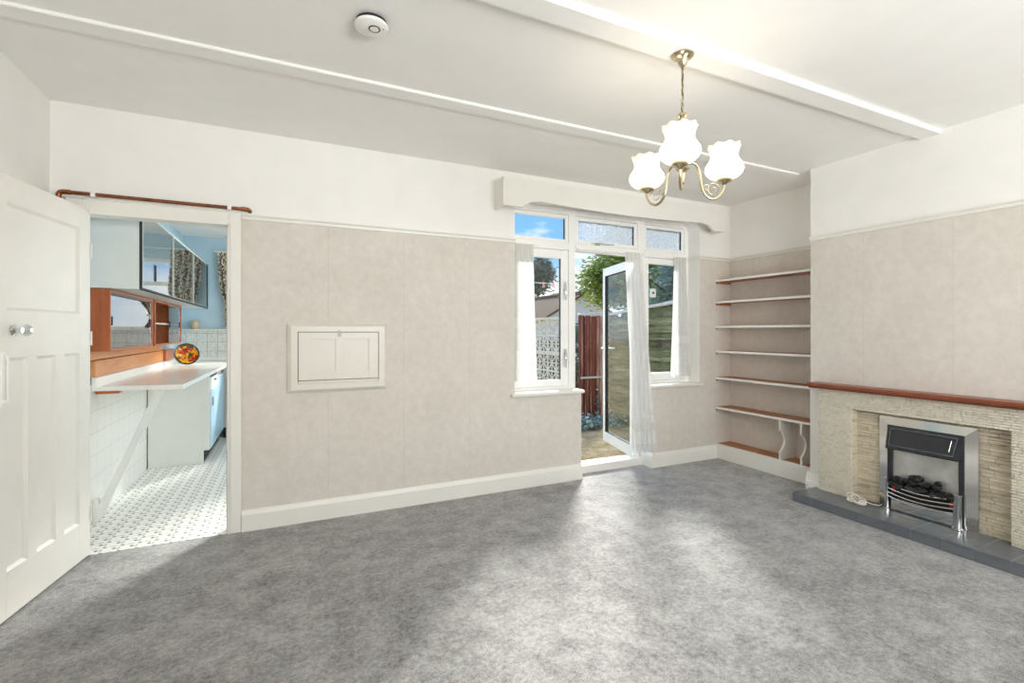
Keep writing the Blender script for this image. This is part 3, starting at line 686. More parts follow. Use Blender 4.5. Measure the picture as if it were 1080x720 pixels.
# ------------------------------------------------------------------ fireplace
SX, SB = 3.735, 3.80
SY0, SY1, RY0, RY1, RZT, STZ, HT = 1.013, 2.342, 1.253, 2.102, .722, .85, .068
fp = thing('fireplace_surround', (XB, 1.678, 0), 'pale split stone fireplace surround with mahogany mantel', 'fireplace')
def brickwall(mb, y0, y1, z0, z1, x, rh, l0, l1, prot, back, rnd):
    z = z0
    while z < z1-1e-4:
        h_ = min(rh*rnd.uniform(.85, 1.15), z1-z)
        if z1-z-h_ < rh*.4: h_ = z1-z
        y = y0
        while y < y1-1e-4:
            l_ = rnd.uniform(l0, l1)
            if y1-y-l_ < l0*.6: l_ = y1-y
            p_ = rnd.uniform(0, prot); g_ = .0009
            xa = x-p_; xj = x+.003
            tilt = rnd.uniform(-.0015, .0015)
            vs = [(xj, y, z), (xj, y+l_, z), (xj, y+l_, z+h_), (xj, y, z+h_), (xa+tilt, y+.002, z+.002), (xa-tilt, y+l_-.002, z+.002), (xa-tilt, y+l_-.002, z+h_-.002), (xa+tilt, y+.002, z+h_-.002)]
            mb.add(vs, [(4,7,6,5), (0,4,5,1), (1,5,6,2), (2,6,7,3), (3,7,4,0)])
            y += l_
        z += h_
rn = random.Random(3)
g = MB()
brickwall(g, RY1, SY1, HT, RZT, SX, .0165, .02, .075, .007, XB, rn)
brickwall(g, SY0, RY0, HT, RZT, SX, .0165, .02, .075, .007, XB, rn)
brickwall(g, SY0, SY1, RZT, STZ, SX, .0165, .02, .075, .007, XB, rn)
g.box(SX+.003, XB-.001, RY1, SY1, HT, STZ); g.box(SX+.003, XB-.001, SY0, RY0, HT, STZ); g.box(SX+.003, XB-.001, RY0, RY1, RZT, STZ)
g.build('stone_face', 'stone', fp)
MB().box(SX+.002, SB+.001, RY1-.002, RY1, HT, RZT).build('recess_side', 'stone2', fp)
g = MB(); brickwall(g, RY0, RY1, HT, RZT, SB, .022, .05, .13, .004, XB, rn); g.build('recess_panel', 'stone2', fp)
g = MB(); prof = [(3.755, .850), (3.70, .852), (3.695, .862), (3.683, .870), (3.676, .873), (3.676, .892), (XB-.001, .892), (XB-.001, .850)]
g.prism(prof, .955, 2.400, 'Y'); g.build('mantel', 'mahog', fp)
hr = thing('hearth', (3.65, 1.68, 0), 'raised hearth of glossy dark grey tiles in front of the fireplace', 'hearth')
HX, HY0, HY1 = 3.49, .967, 2.388
MB().box(HX+.004, XB-.001, HY0+.004, HY1-.004, 0, HT-.002).build('bed', 'grout', hr)
y = HY1; g = MB()
while y > HY0+.01:
    ya = max(HY0, y-.152)
    g.bbox(HX, HX+.008, ya+.0012, y-.0012, .001, HT-.004, .002)
    x = HX
    while x < XB-.002:
        xb = min(x+.160, XB-.001); g.bbox(x+(.0 if x == HX else .0012), xb-.0012, ya+.0012, y-.0012, HT-.010, HT, .002); x += .160
    y -= .152
x = HX
while x < XB-.002:
    xb = min(x+.160, XB-.001); g.bbox(x+.0012, xb-.0012, HY1-.006, HY1, .001, HT-.004, .002); x += .160
g.build('tiles', 'htile', hr)

# electric fire
EY0, EY1, EZ0, EZ1 = 1.414, 1.948, HT+.001, .70
EX = 3.785
ef = thing('electric_fire', (EX, 1.68, HT), 'chrome framed electric coal effect fire with black hood', 'electric fire')
g = MB(); xm = EX+.009
def efb(mb, y0, y1, z0, z1, x0=EX, x1=EX+.012, bev=.003): mb.bbox(x0, x1, y0, y1, z0, z1, bev)
# mitred frame with an inward slope
iy0, iy1, izt = EY0+.062, EY1-.055, EZ1-.055
def quad3(mb, a, b, c, d): mb.add([a, b, c, d], [(0,1,2,3)])
fo, fi = EX, EX-.008
quad3(g, (fo, EY1, EZ0), (fo, EY1, EZ1), (fi, iy1, izt), (fi, iy1, EZ0)); quad3(g, (fo, EY0, EZ1), (fo, EY0, EZ0), (fi, iy0, EZ0), (fi, iy0, izt)); quad3(g, (fo, EY1, EZ1), (fo, EY0, EZ1), (fi, iy0, izt), (fi, iy1, izt))
quad3(g, (fo, EY1, EZ0), (fo+.014, EY1, EZ0), (fo+.014, EY1, EZ1), (fo, EY1, EZ1)); quad3(g, (fo, EY0, EZ1), (fo+.014, EY0, EZ1), (fo+.014, EY0, EZ0), (fo, EY0, EZ0)); quad3(g, (fo, EY1, EZ1), (fo+.014, EY1, EZ1), (fo+.014, EY0, EZ1), (fo, EY0, EZ1))
g.build('frame', 'steel', ef)
g = MB(); efb(g, iy1-.028, iy1, EZ0, izt, EX-.016, EX+.012); efb(g, iy0, iy0+.028, EZ0, izt, EX-.016, EX+.012); efb(g, iy0+.028, iy1-.028, izt-.03, izt, EX-.016, EX+.012); g.build('inner_frame', 'black', ef)
g = MB(); g.box(EX+.002, EX+.008, iy0+.02, iy1-.02, EZ0+.10, izt); g.build('reflector', plain('mottled_mirror', (.66,.66,.62,1), .42, .7, var=.15, scale=10), ef)
g = MB()                                                    # hood: trapezoid canopy leaning out
ha, hb = iy0+.004, iy1-.004; hzt, hzb = izt-.004, .497; xo = EX-.016; xf = 3.715
V = [(xo, ha, hzt), (xo, hb, hzt), (xf, hb-.012, hzb), (xf, ha+.012, hzb), (xo, ha, hzb-.004), (xo, hb, hzb-.004), (xf+.006, hb-.012, hzb-.008), (xf+.006, ha+.012, hzb-.008)]
g.add(V, [(0,3,2,1), (0,4,7,3), (1,2,6,5), (2,3,7,6), (4,5,6,7)])
hood = g.build('hood', 'black', ef)
g = MB()                                                    # raised rim on the hood face
def hp(u, t, off): 
    a = Vector(V[1]).lerp(Vector(V[0]), u); b = Vector(V[2]).lerp(Vector(V[3]), u); p_ = a.lerp(b, t); n_ = (Vector(V[3])-Vector(V[0])).cross(Vector((0,1,0))).normalized()
    if n_.x > 0: n_ = -n_
    return p_+n_*off
for (u0, u1, t0, t1) in ((.05,.95,.10,.14), (.05,.95,.85,.89), (.05,.06,.14,.85), (.94,.95,.14,.85)):
    a = [hp(u0,t0,.006), hp(u1,t0,.006), hp(u1,t1,.006), hp(u0,t1,.006)]; b = [hp(u0,t0,0), hp(u1,t0,0), hp(u1,t1,0), hp(u0,t1,0)]
    g.add(a+b, [(0,1,2,3), (0,4,5,1), (1,5,6,2), (2,6,7,3), (3,7,4,0)])
g.build('rim', 'rimgrey', hood)
g = MB(); g.tube([hp(.885,.25,.006), hp(.885,.72,.006)], .0025, 8); g.build('trim_strip', 'chrome', hood)
g = MB(); efb(g, iy0+.02, iy1-.02, EZ0, EZ0+.16, EX-.02, EX+.01); g.build('fuel_bed', 'black', ef)
g = MB(); efb(g, iy0+.03, iy1-.03, EZ0+.004, EZ0+.085, EX-.034, EX-.020); g.build('ash_pan', 'chrome', ef)
for yy, nm in ((iy1-.012, 0), (iy0+.020, 1)):
    xx = EX-.045; g = MB(); rr = .012 if nm == 0 else .021
    g.lathe([(0, EZ0), (rr+.006, EZ0), (rr+.006, EZ0+.008), (rr, EZ0+.012), (rr, EZ0+.205), (rr+.003, EZ0+.209), (rr+.003, EZ0+.215), (rr*.7, EZ0+.219), (0, EZ0+.22)], (xx, yy, 0), 24); g.build('post', 'chrome', ef)
for z in (.165, .192, .220, .248):
    g = MB(); g.tube([(EX-.045-.040*math.sin(PI*i/16), iy1-.012-(iy1-iy0-.032)*i/16, z-.012*math.sin(PI*i/16)) for i in range(17)], .0042, 8); g.build('bar', 'chrome', ef)
g = MB(); efb(g, iy0+.04, iy1-.03, .165, .235, EX-.026, EX-.018); g.build('glow_panel', plain('dark_bed', rgb(30,20,18), .6), ef)
for yy in (iy1-.045, iy0+.055):
    g = MB(); g.bbox(EX-.031, EX-.025, yy-.012, yy+.012, .19, .236, .003); g.build('painted_glow', 'painted_glow', ef)  # red glow of the fire painted as plain colour, nothing emits
rn = random.Random(11)
def lump(mb, c, r, rnd, n=8):
    sq = (rnd.uniform(.8,1.25), rnd.uniform(.85,1.3), rnd.uniform(.65,.9)); ph = [rnd.uniform(0,6) for _ in range(6)]; vs = []; K, S = n, n*2
    for i in range(K+1):
        for j in range(S):
            a, b = PI*i/K, 2*PI*j/S
            d = 1+.10*math.sin(3*a+ph[0])*math.cos(2*b+ph[1])+.07*math.cos(4*b+ph[2])*math.sin(a)+.04*math.sin(5*b+ph[3]+3*a)
            vs.append((c[0]+r*d*sq[0]*math.sin(a)*math.cos(b), c[1]+r*d*sq[1]*math.sin(a)*math.sin(b), c[2]+r*d*sq[2]*math.cos(a)))
    mb.add(vs, [(i*S+j, (i+1)*S+j, (i+1)*S+(j+1) % S, i*S+(j+1) % S) for i in range(K) for j in range(S)], 0, True)
n = 0
for row, (zz, cnt, xx, top_) in enumerate(((.250, 8, EX-.056, 0), (.262, 8, EX-.032, 0), (.292, 6, EX-.044, 1), (.316, 3, EX-.03, 1))):
    for i in range(cnt):
        u = (i+.5)/cnt
        y = iy1-.035-(iy1-iy0-.07)*u
        if row == 2: y = iy1-.06-(iy1-iy0-.17)*u
        if row == 3: y = (1.735, 1.70, 1.60)[i]
        y += rn.uniform(-.006, .006)
        g = MB(); lump(g, (xx+rn.uniform(-.008, .008), y, zz+rn.uniform(-.006, .006)), rn.uniform(.021, .026), rn, 5); g.sm = [False]*len(g.sm); g.build('coal', 'coal', ef)
# cable heap on the hearth
cb = thing('cable_bundle', (3.70, 2.03, HT), 'coiled white flex lying on the hearth left of the fire', 'cable')
g = MB(); pts = []
for i in range(120):
    t = i/119; a = t*5.3*2*PI
    pts.append((3.672+.034*math.cos(a)+.010*math.sin(a*.37), 2.035+.050*math.sin(a+.5*math.sin(t*9))+.014*math.sin(t*14), HT+.007+.030*t+.020*t*math.sin(a*1.0+1)))
g.tube(pts, .0045, 6)
g.tube([(3.70, 1.985, HT+.02), (3.72, 1.96, HT+.008), (3.745, 1.93, HT+.006), (3.77, 1.925, HT+.012)], .0032, 6); g.build('flex', 'cord', cb)
g = MB(); g.bbox(3.665, 3.69, 1.985, 2.02, HT+.001, HT+.026, .005); g.build('tie', 'cord', cb)
struct('trim_8', MB().bbox(XB-.004, XB+.001, 2.343, 2.458, .17, .851, .001), 'gloss', 'white painted strip between the stone surround and the alcove', 'trim')
# sockets
def socket(name, label, y0, y1, z0, z1, x, holes):
    o = thing(name, (x, (y0+y1)/2, z0), label, 'socket'); MB().bbox(x-.012, x, y0, y1, z0, z1, .003).build('plate', 'plast', o)
    for (yy, zz) in holes: MB().bbox(x-.0130, x-.0115, yy-.004, yy+.004, zz-.003, zz+.003, .0004).build('pin_slot', 'rubber', o)
socket('wall_socket', 'white double socket on the skirting block beside the fireplace', 2.352, 2.468, .022, .100, XB-.035, [(2.452,.065), (2.436,.045), (2.461,.045), (2.385,.065), (2.370,.045), (2.397,.045)])
socket('wall_socket', 'small white outlet on the strip above the skirting block', 2.355, 2.395, .545, .600, XB, [(2.367,.58), (2.383,.58), (2.367,.563), (2.383,.563)])

# ------------------------------------------------------------------ kitchen
KX1, KY1, KH = 1.0, 7.25, 2.50
struct('kitchen_floor', MB().box(XL-.1, KX1+.1, YB-.005, KY1+.1, -.05, .002), 'mosaic', 'white and grey patterned kitchen floor seen through the doorway', 'floor')
struct('kitchen_ceiling', MB().box(XL-.1, KX1+.2, YB+.1, KY1+.1, KH, KH+.12), 'ceil', 'white kitchen ceiling beyond the doorway', 'ceiling')
w = MB()
kw0, kw1, kz0, kz1 = -.70, .70, 1.30, 2.2
for a_ in ((XL-.1, kw0, 0, KH), (kw1, KX1+.2, 0, KH), (kw0, kw1, 0, kz0), (kw0, kw1, kz1, KH)): w.box(a_[0], a_[1], KY1, KY1+.12, a_[2], a_[3])
struct('wall_kitchen_end', w, 'blue', 'light blue kitchen wall at the far end', 'wall')
struct('wall_kitchen_left', MB().box(XL-.08, -1.185, YB+.1, KY1, 0, KH), 'blue', 'blue kitchen wall carrying the cupboards', 'wall')
w = MB()
for a_ in ((YB+.1, 4.3, 0, KH), (6.3, KY1, 0, KH), (4.3, 6.3, 0, 1.0), (4.3, 6.3, 2.2, KH)): w.box(KX1, KX1+.2, a_[0], a_[1], a_[2], a_[3])
struct('wall_kitchen_right', w, 'blue', 'blue kitchen wall on the garden side, out of view', 'wall')
struct('wall_tiles', MB().box(-1.185, -1.178, YB+.1, KY1, 0, .93), 'ktile', 'white square wall tiles under the kitchen worktop', 'wall tiles')
struct('wall_splashback', MB().box(-1.185, .9, KY1-.008, KY1, .90, 1.30), 'stile', 'speckled white tile splashback at the end of the kitchen', 'wall tiles')
kw = thing('window_3', (0, KY1, kz0), 'white kitchen window behind the patterned curtain', 'window', kind='structure')
g = MB(); g.frame(kw0, kw1, kz0, kz1, KY1+.03, KY1+.08, .05); g.bbox(-.02, .03, KY1+.03, KY1+.08, kz0+.05, kz1-.05, .003); g.bbox(kw0+.05, -.02, KY1+.03, KY1+.08, 1.86, 1.91, .003); g.bbox(.03, kw1-.05, KY1+.03, KY1+.08, 1.86, 1.91, .003); g.build('window_frame', 'upvc', kw)
MB().box(kw0+.05, kw1-.05, KY1+.05, KY1+.054, kz0+.05, kz1-.05).build('pane', 'glass', kw)
MB().bbox(-1.18, .8, KY1-.075, KY1, 1.300, 1.318, .003).build('sill', 'gloss', kw)
kw = thing('window_4', (KX1, 5.3, 1.0), 'kitchen side window towards the garden, out of view', 'window', kind='structure')
g = MB()
for a_ in ((4.3, 4.35, 1.0, 2.2), (6.25, 6.3, 1.0, 2.2), (5.28, 5.33, 1.05, 2.15), (4.35, 6.25, 1.0, 1.05), (4.35, 6.25, 2.15, 2.2)): g.bbox(KX1+.08, KX1+.13, a_[0], a_[1], a_[2], a_[3], .003)
g.build('window_frame', 'upvc', kw)
for a_, b_ in ((4.35, 5.28), (5.33, 6.25)): MB().box(KX1+.10, KX1+.104, a_, b_, 1.05, 2.15).build('pane', 'glass', kw)

# wall cupboard
cxf = -.88
cu = thing('wall_cupboard', (-1.03, 5.4, 1.572), 'pale grey kitchen wall cupboard with long sliding glass doors', 'wall cupboard')
g = MB(); z0, z1, ya, yb = 1.572, 2.12, 3.945, 6.95
g.bbox(-1.184, cxf, ya, ya+.018, z0, z1, .002); g.bbox(-1.184, cxf, yb-.018, yb, z0, z1, .002)
g.bbox(-1.184, cxf, ya+.018, yb-.018, z0, z0+.018, .002); g.bbox(-1.184, cxf, ya+.018, yb-.018, z1-.018, z1, .002); g.box(-1.184, -1.178, ya+.018, yb-.018, z0+.018, z1-.018)
g.bbox(-1.17, cxf-.03, ya+.018, yb-.018, 1.84, 1.855, .002)
for y_ in (4.95, 5.95): g.bbox(-1.178, cxf-.02, y_-.009, y_+.009, z0+.018, z1-.018, .002)
g.build('carcass', 'cabgrey', cu)
g = MB(); g.bbox(cxf-.006, cxf+.008, ya-.002, ya+.022, z0, z1, .002); g.bbox(cxf-.01, cxf+.006, ya+.02, yb, z0-.004, z0+.012, .002); g.bbox(cxf-.004, cxf+.006, yb-.02, yb, z0, z1, .002); g.build('runner', 'rubber', cu)
for i, (y0_, y1_) in enumerate(((ya+.03, 4.95), (4.95, 5.95), (5.95, yb-.025))):
    g = MB(); g.box(cxf-.004-(i % 2)*.003, cxf+.000-(i % 2)*.003, y0_, y1_, z0+.014, z1-.012); dd = g.build('sliding_door', 'mirror', cu)
    g = MB(); g.bbox(cxf-.004, cxf+.006, y0_, y0_+.014, z0+.014, z1-.012, .001); g.build('door_edge', 'cabw', dd)
g = MB(); g.bbox(cxf, cxf+.006, 4.33, 4.36, 1.66, 1.78, .002); g.build('finger_pull', 'rubber', cu)
# two teak sliding units
def teak_unit(ya, yb, label, glass_from, glass_to, shelf):
    o = thing('sliding_door_unit', (-1.11, ya, 1.16), label, 'cupboard'); xf = -1.04; z0, z1 = 1.160, 1.568
    for y_ in (ya, yb-.018): MB().bbox(-1.184, xf, y_, y_+.018, z0, z1, .002).build('side_panel', 'teakz', o)
    g = MB(); g.bbox(-1.184, xf, ya+.018, yb-.018, z0, z0+.018, .002); g.bbox(-1.184, xf, ya+.018, yb-.018, z1-.018, z1, .002); g.box(-1.184, -1.176, ya+.018, yb-.018, z0+.018, z1-.018); g.build('case', 'teak', o)
    g = MB(); g.box(xf-.012, xf-.008, glass_from, glass_to, z0+.018, z1-.018); d_ = g.build('sliding_door', 'mirror', o)
    for y_ in ((glass_from+.03), (glass_to-.05)): MB().bbox(xf-.008, xf-.004, y_, y_+.02, 1.33, 1.39, .001).build('finger_pull', 'rubber', d_)
    if shelf: MB().bbox(-1.176, xf-.02, ya+.018, yb-.018, 1.355, 1.368, .001).build('shelf', 'gloss', o)
teak_unit(3.945, 5.06, 'teak wall unit with sliding glass doors, the nearer of two', 3.97, 5.035, False)
teak_unit(5.13, 6.30, 'teak wall unit half open with small white shelf, the farther of two', 5.72, 6.27, True)
b_ = MB(); b_.bbox(-1.184, -1.150, 3.98, 5.95, 1.100, 1.158, .003); tag(recentre(b_.build('timber_board', 'pine'), (-1.167, 4.9, 1.10)), 'varnished board directly under the teak units', 'board')
b_ = MB(); b_.bbox(-1.184, -1.148, 4.06, 6.00, .985, 1.094, .003); tag(recentre(b_.build('timber_board', 'pine'), (-1.167, 4.9, .985)), 'wide varnished board just above the worktop', 'board')
b_ = MB(); b_.bbox(-1.184, -1.130, 6.05, 6.42, .985, 1.10, .004); tag(recentre(b_.build('timber_block', 'teak'), (-1.16, 6.2, .985)), 'dark wood block on the wall beside the painted bowl', 'board')
# worktop
wt = thing('worktop', (-.9, 5.5, .885), 'white kitchen worktop with free end over a diagonal brace', 'worktop')
poly = [(-1.177, 4.10), (-.65, 4.00), (-.62, 5.5), (-.60, 6.62), (.9, 6.62), (.9, KY1-.01), (-1.177, KY1-.01)]
g = MB(); g.prism(poly, .888, .920, 'Z'); g.build('top', 'wtop', wt)
g = MB(); g.prism([(-1.177, .92), (-1.150, .92), (-1.158, .975), (-1.177, .985)], 4.09, 6.9, 'Y'); g.build('upstand', 'wtop', wt)
g = MB(); a_, b_ = Vector((-1.155, 4.13, .03)), Vector((-.80, 4.13, .885)); d_ = (b_-a_).normalized(); up_ = d_.cross(Vector((0,1,0)))
vs = [a_+up_*s+Vector((0,t,0)) for s, t in ((-.024,-.014),(.024,-.014),(.024,.014),(-.024,.014))]+[b_+up_*s+Vector((0,t,0)) for s, t in ((-.024,-.014),(.024,-.014),(.024,.014),(-.024,.014))]
g.add(vs, [(0,1,5,4),(1,2,6,5),(2,3,7,6),(3,0,4,7),(3,2,1,0),(4,5,6,7)]); g.bbox(-.86, -.74, 4.115, 4.145, .872, .889, .002); g.bbox(-1.177, -1.145, 4.11, 4.15, .003, .16, .002)
g.build('brace', 'cabw', wt)
MB().bbox(-1.17, -1.04, 4.14, 4.20, .862, .889, .003).build('batten', 'teak', wt)
MB().bbox(-1.177, .9, KY1-.04, KY1-.009, .921, .955, .004).build('back_upstand', 'wtop', wt)
# base unit
bu = thing('base_cabinet', (-.92, 6.0, 0), 'white kitchen base unit with blue door and pale drawer', 'cabinet')
g = MB()
g.prism([(-1.17, .003), (-.73, .003), (-.73, .13), (-.68, .13), (-.68, .886), (-1.17, .886)], 5.50, 5.52, 'Y'); g.build('end_panel', 'cabw', bu)
MB().box(-1.17, -.695, 5.52, 6.60, .13, .886).build('carcass', 'cabw', bu)
MB().box(-.75, -.735, 5.52, 6.70, .003, .13).build('toe_kick', 'rubber', bu)
MB().box(-.694, -.682, 5.525, 6.6, .84, .886).build('gap_shadow_strip', 'rubber', bu)  # dark strip painted in for the shaded gap under the worktop
o = MB().bbox(-.695, -.672, 5.56, 6.08, .705, .835, .003).build('drawer', 'cabw', bu); MB().bbox(-.672, -.655, 5.78, 5.84, .79, .805, .002).build('knob', 'mahog', o)
o = MB().bbox(-.695, -.672, 5.54, 6.08, .135, .695, .003).build('door', 'cabblue', bu); MB().bbox(-.672, -.655, 5.60, 5.615, .55, .64, .002).build('handle', 'chrome', o)
MB().bbox(-.695, -.674, 6.09, 6.60, .135, .80, .003).build('door', 'cabblue', bu)
MB().bbox(-.70, -.625, 5.56, 6.6, .872, .889, .002).build('wood_edging', 'teak', bu)
bc = thing('base_cabinet', (.1, 6.9, 0), 'blue fronted base units along the far kitchen wall', 'cabinet')
MB().box(-.69, .9, 6.70, KY1-.01, .13, .886).build('carcass', 'cabw', bc); MB().box(-.69, .9, 6.74, 6.76, .003, .13).build('toe_kick', 'rubber', bc)
for i in range(3): MB().bbox(-.65+i*.5, -.17+i*.5, 6.68, 6.70, .14, .80, .003).build('door', 'cabblue', bc)
# painted bowl on the worktop
pc = (-.99, 6.27, .92+.118); PM = Matrix.Translation(pc) @ Matrix.Rotation(math.radians(20), 4, 'Z') @ Matrix.Rotation(math.radians(76), 4, 'X')
pb = thing('painted_plate', (pc[0], pc[1], .92), 'round dark rimmed plate painted with red and yellow fruit on the worktop', 'plate')
g = MB(); g.lathe([(0,.0),(.075,.002),(.095,.012),(.104,.022)], n=40, mat=PM); g.build('face', 'plate', pb)
g = MB(); g.lathe([(.104,.022),(.118,.026),(.120,.022),(.10,.006),(.07,-.012),(0,-.014)], n=40, mat=PM); tag(g.build('rim', 'dkgreen', pb), 'dark green rim')
for k, (a_, r_) in enumerate(((.4,.055),(1.5,.06),(2.7,.05),(3.9,.058),(5.2,.05),(0,0))):
    g = MB(); q = PM @ Vector((r_*math.cos(a_), r_*math.sin(a_), .009)); lump(g, q, .017, random.Random(k), 6)
    g.build('fruit', plain('fruit_paint_%d' % k, (rgb(222,176,40), rgb(200,52,26), rgb(214,90,30), rgb(230,196,70), rgb(176,40,24), rgb(236,180,40))[k], .3), pb)
jg = MB(); jg.lathe([(0,1.319),(.030,1.319),(.042,1.335),(.050,1.36),(.046,1.39),(.030,1.405),(.034,1.418),(.040,1.425)], (-1.05, KY1-.045+.0, 0), 28)
j = thing('cream_jug', (-1.05, KY1-.05, 1.318), 'small cream pottery jug on the kitchen ledge', 'jug')
for v_ in jg.v: pass
o = jg.build('body', 'cream', j); g = MB(); g.tube([(-1.008, KY1-.045, 1.40), (-.985, KY1-.045, 1.395), (-.982, KY1-.045, 1.37), (-1.002, KY1-.045, 1.35)], .005, 8); g.build('handle', 'cream', j)
# patterned curtain
o = thing('kitchen_curtain', (-.72, KY1-.08, 1.28), 'dark patterned cotton curtain at the kitchen window', 'curtain')
g = MB(); nx, nz = 60, 40; vs = []
for j_ in range(nz+1):
    for i in range(nx+1):
        u, v_ = i/nx, j_/nz; wd = .34*(1-.62*math.exp(-((v_-.86)/.22)**2)); x = -.80+wd*u+.09*math.exp(-((v_-.86)/.4)**2)*1.0
        vs.append((x, KY1-.07+.018*math.sin(u*5*2*PI), 2.31-v_*.98))
g.add(vs, [(j_*(nx+1)+i, j_*(nx+1)+i+1, (j_+1)*(nx+1)+i+1, (j_+1)*(nx+1)+i) for j_ in range(nz) for i in range(nx)], 0, True); g.build('fabric', 'ktcur', o)
g = MB(); g.tube([(-.73, KY1-.095, 1.475), (-.66, KY1-.10, 1.465), (-.58, KY1-.095, 1.48), (-.55, KY1-.03, 1.50)], .010, 8); g.build('tieback', 'brass', o)
g = MB(); g.cyl((-.84, KY1-.07, 2.315), (.8, KY1-.07, 2.315), .009, 10); g.build('rail', 'upvc', o)

# ------------------------------------------------------------------ garden
GZ = -.10
struct('ground', MB().box(-30, 60, YB+.31, 70, GZ-.2, GZ), 'earth', 'bare patchy garden earth outside the doorway, sunlit patches painted in', 'ground')
# vertical board fence (red)
rf = thing('board_fence', (4.2, 6.09, GZ), 'weathered red brown vertical board fence facing the doorway', 'fence')
g = MB(); x = 3.99; rn = random.Random(5)
while x < 4.43:
    wd = rn.uniform(.016, .040); yo = rn.uniform(-.008, .008)
    vs = []; g.bbox(x, x+wd-.003, 6.085+yo, 6.10+yo, GZ, 1.53+rn.uniform(-.015, .012), .002); x += wd
g.build('boards', 'redfence', rf)
MB().bbox(3.97, 4.47, 6.105, 6.15, .45, .52, .004).build('rail', 'bark', rf)
MB().bbox(3.985, 4.475, 6.045, 6.078, .575, .605, .004).build('front_rail', 'coping', rf)
MB().bbox(3.97, 4.00, 6.05, 6.08, GZ, 1.53, .004).build('post', 'redfence', rf)
MB().bbox(3.98, 4.47, 6.06, 6.12, 1.532, 1.570, .004).build('coping', 'coping', rf)
# overlap fence on the right, top rising slightly towards the house
of = thing('lap_fence', (4.53, 4.6, GZ), 'green stained overlap fence with pale coping running beside the garden door', 'fence')
g = MB(); z = GZ; rn = random.Random(9)
def ftop(y): return 1.545+(6.1-y)*.088
ys_ = [3.2+i*.283 for i in range(11)]
while z < 1.72:
    h_ = .115; st = [y_ for y_ in ys_ if z+h_*.6 <= ftop(y_)]
    if len(st) > 1:
        vs = []
        for y_ in st:
            w_ = .007*math.sin(y_*5+z*9)+.004*math.sin(y_*11+z*31); zt_ = min(z+h_+w_, ftop(y_)-.005)
            vs += [(4.470, y_, z-.012+w_), (4.528, y_, zt_), (4.502, y_, z-.012+w_)]
        fs = []
        for k_ in range(len(st)-1):
            a_ = 3*k_; fs += [(a_, a_+1, a_+4, a_+3), (a_+2, a_, a_+3, a_+5)]
        g.add(vs, fs)
    z += h_*rn.uniform(.8, .95)
g.build('boards', 'lapfence', of)
for y_ in (4.25, 6.00): MB().bbox(4.49, 4.56, y_-.03, y_+.03, GZ, ftop(y_), .004).build('post', 'lapfence', of)
g = MB(); vs = [(4.475, 3.2, ftop(3.2)-.02), (4.56, 3.2, ftop(3.2)-.02), (4.56, 6.03, ftop(6.03)-.02), (4.475, 6.03, ftop(6.03)-.02)]; vs += [(a_, b_, c_+.035) for a_, b_, c_ in vs]
g.add(vs, [(3,2,1,0), (4,5,6,7), (0,1,5,4), (1,2,6,5), (2,3,7,6), (3,0,4,7)]); g.build('coping', 'coping', of)
# pierced concrete screen wall running away from the house
sw = thing('screen_wall', (3.96, 7.4, GZ), 'white pierced concrete block screen wall left of the red fence', 'wall')
B_ = .272; nB = 9
def block(mb, y, z):
    x0, x1, t = 3.945, 3.967, .012
    mb.box(x0, x1, y, y+B_, z, z+t); mb.box(x0, x1, y, y+B_, z+B_-t, z+B_); mb.box(x0, x1, y, y+t, z+t, z+B_-t); mb.box(x0, x1, y+B_-t, y+B_, z+t, z+B_-t)
    c = (y+B_/2, z+B_/2); h_ = B_/2-.018
    for k in range(8):
        a_ = k*PI/4; L_ = h_*(1.38 if k % 2 else 1.0); ca, sa_ = math.cos(a_), math.sin(a_); hw = .0085
        pts = [(c[0]-sa_*hw, c[1]+ca*hw), (c[0]+sa_*hw, c[1]-ca*hw), (c[0]+ca*L_+sa_*hw, c[1]+sa_*L_-ca*hw), (c[0]+ca*L_-sa_*hw, c[1]+sa_*L_+ca*hw)]
        mb.prism(pts, x0+.004, x1-.004, 'X')
    mb.prism([(c[0]+.020*math.cos(q*PI/4+.39), c[1]+.020*math.sin(q*PI/4+.39)) for q in range(8)], x0+.005, x1-.005, 'X')
zr = [.92-.012-B_*2, .92-.012-B_, .92+.028, .92+.028+B_]
for z in zr+[zr[0]-B_]:
    for i in range(nB):
        g = MB(); block(g, 6.16+i*(B_+.004), z); bo = g.build('block', 'conc', sw)
MB().box(3.92, 3.99, 6.15, 6.16+nB*(B_+.004), .92-.012, .92+.028).build('course', 'conc', sw)
MB().bbox(3.90, 4.01, 6.14, 6.17+nB*(B_+.004), zr[3]+B_, zr[3]+B_+.03, .004).build('coping', 'conc', sw)
MB().box(3.91, 4.0, 6.15, 6.17+nB*(B_+.004), GZ, zr[0]-B_).build('footing', 'conc', sw)
# neighbour's outbuilding
nb = thing('outbuilding', (11.28, 20, GZ), 'low white gabled outbuilding with brown tiled roof beyond the fence', 'building')
ax_, az, ey, ez = 11.28, 2.87, 16.78, 1.30
hwid = (az-ez)/.56
g = MB(); g.prism([(ax_-hwid+.12, GZ), (ax_+hwid-.12, GZ), (ax_+hwid-.12, ez+.03), (ax_, az-.03), (ax_-hwid+.12, ez+.03)], ey+.08, 29, 'Y'); g.build('wall', 'render', nb)
g = MB(); g.prism([(ax_-hwid-.05, ez-.03), (ax_, az-.01), (ax_, az+.05), (ax_-hwid-.05, ez+.03)], ey, 29.3, 'Y'); g.build('roof_slope', 'rooft', nb)
g = MB(); g.prism([(ax_+hwid+.05, ez-.03), (ax_, az-.01), (ax_, az+.05), (ax_+hwid+.05, ez+.03)], ey, 29.3, 'Y'); g.build('roof_slope', 'rooft', nb)
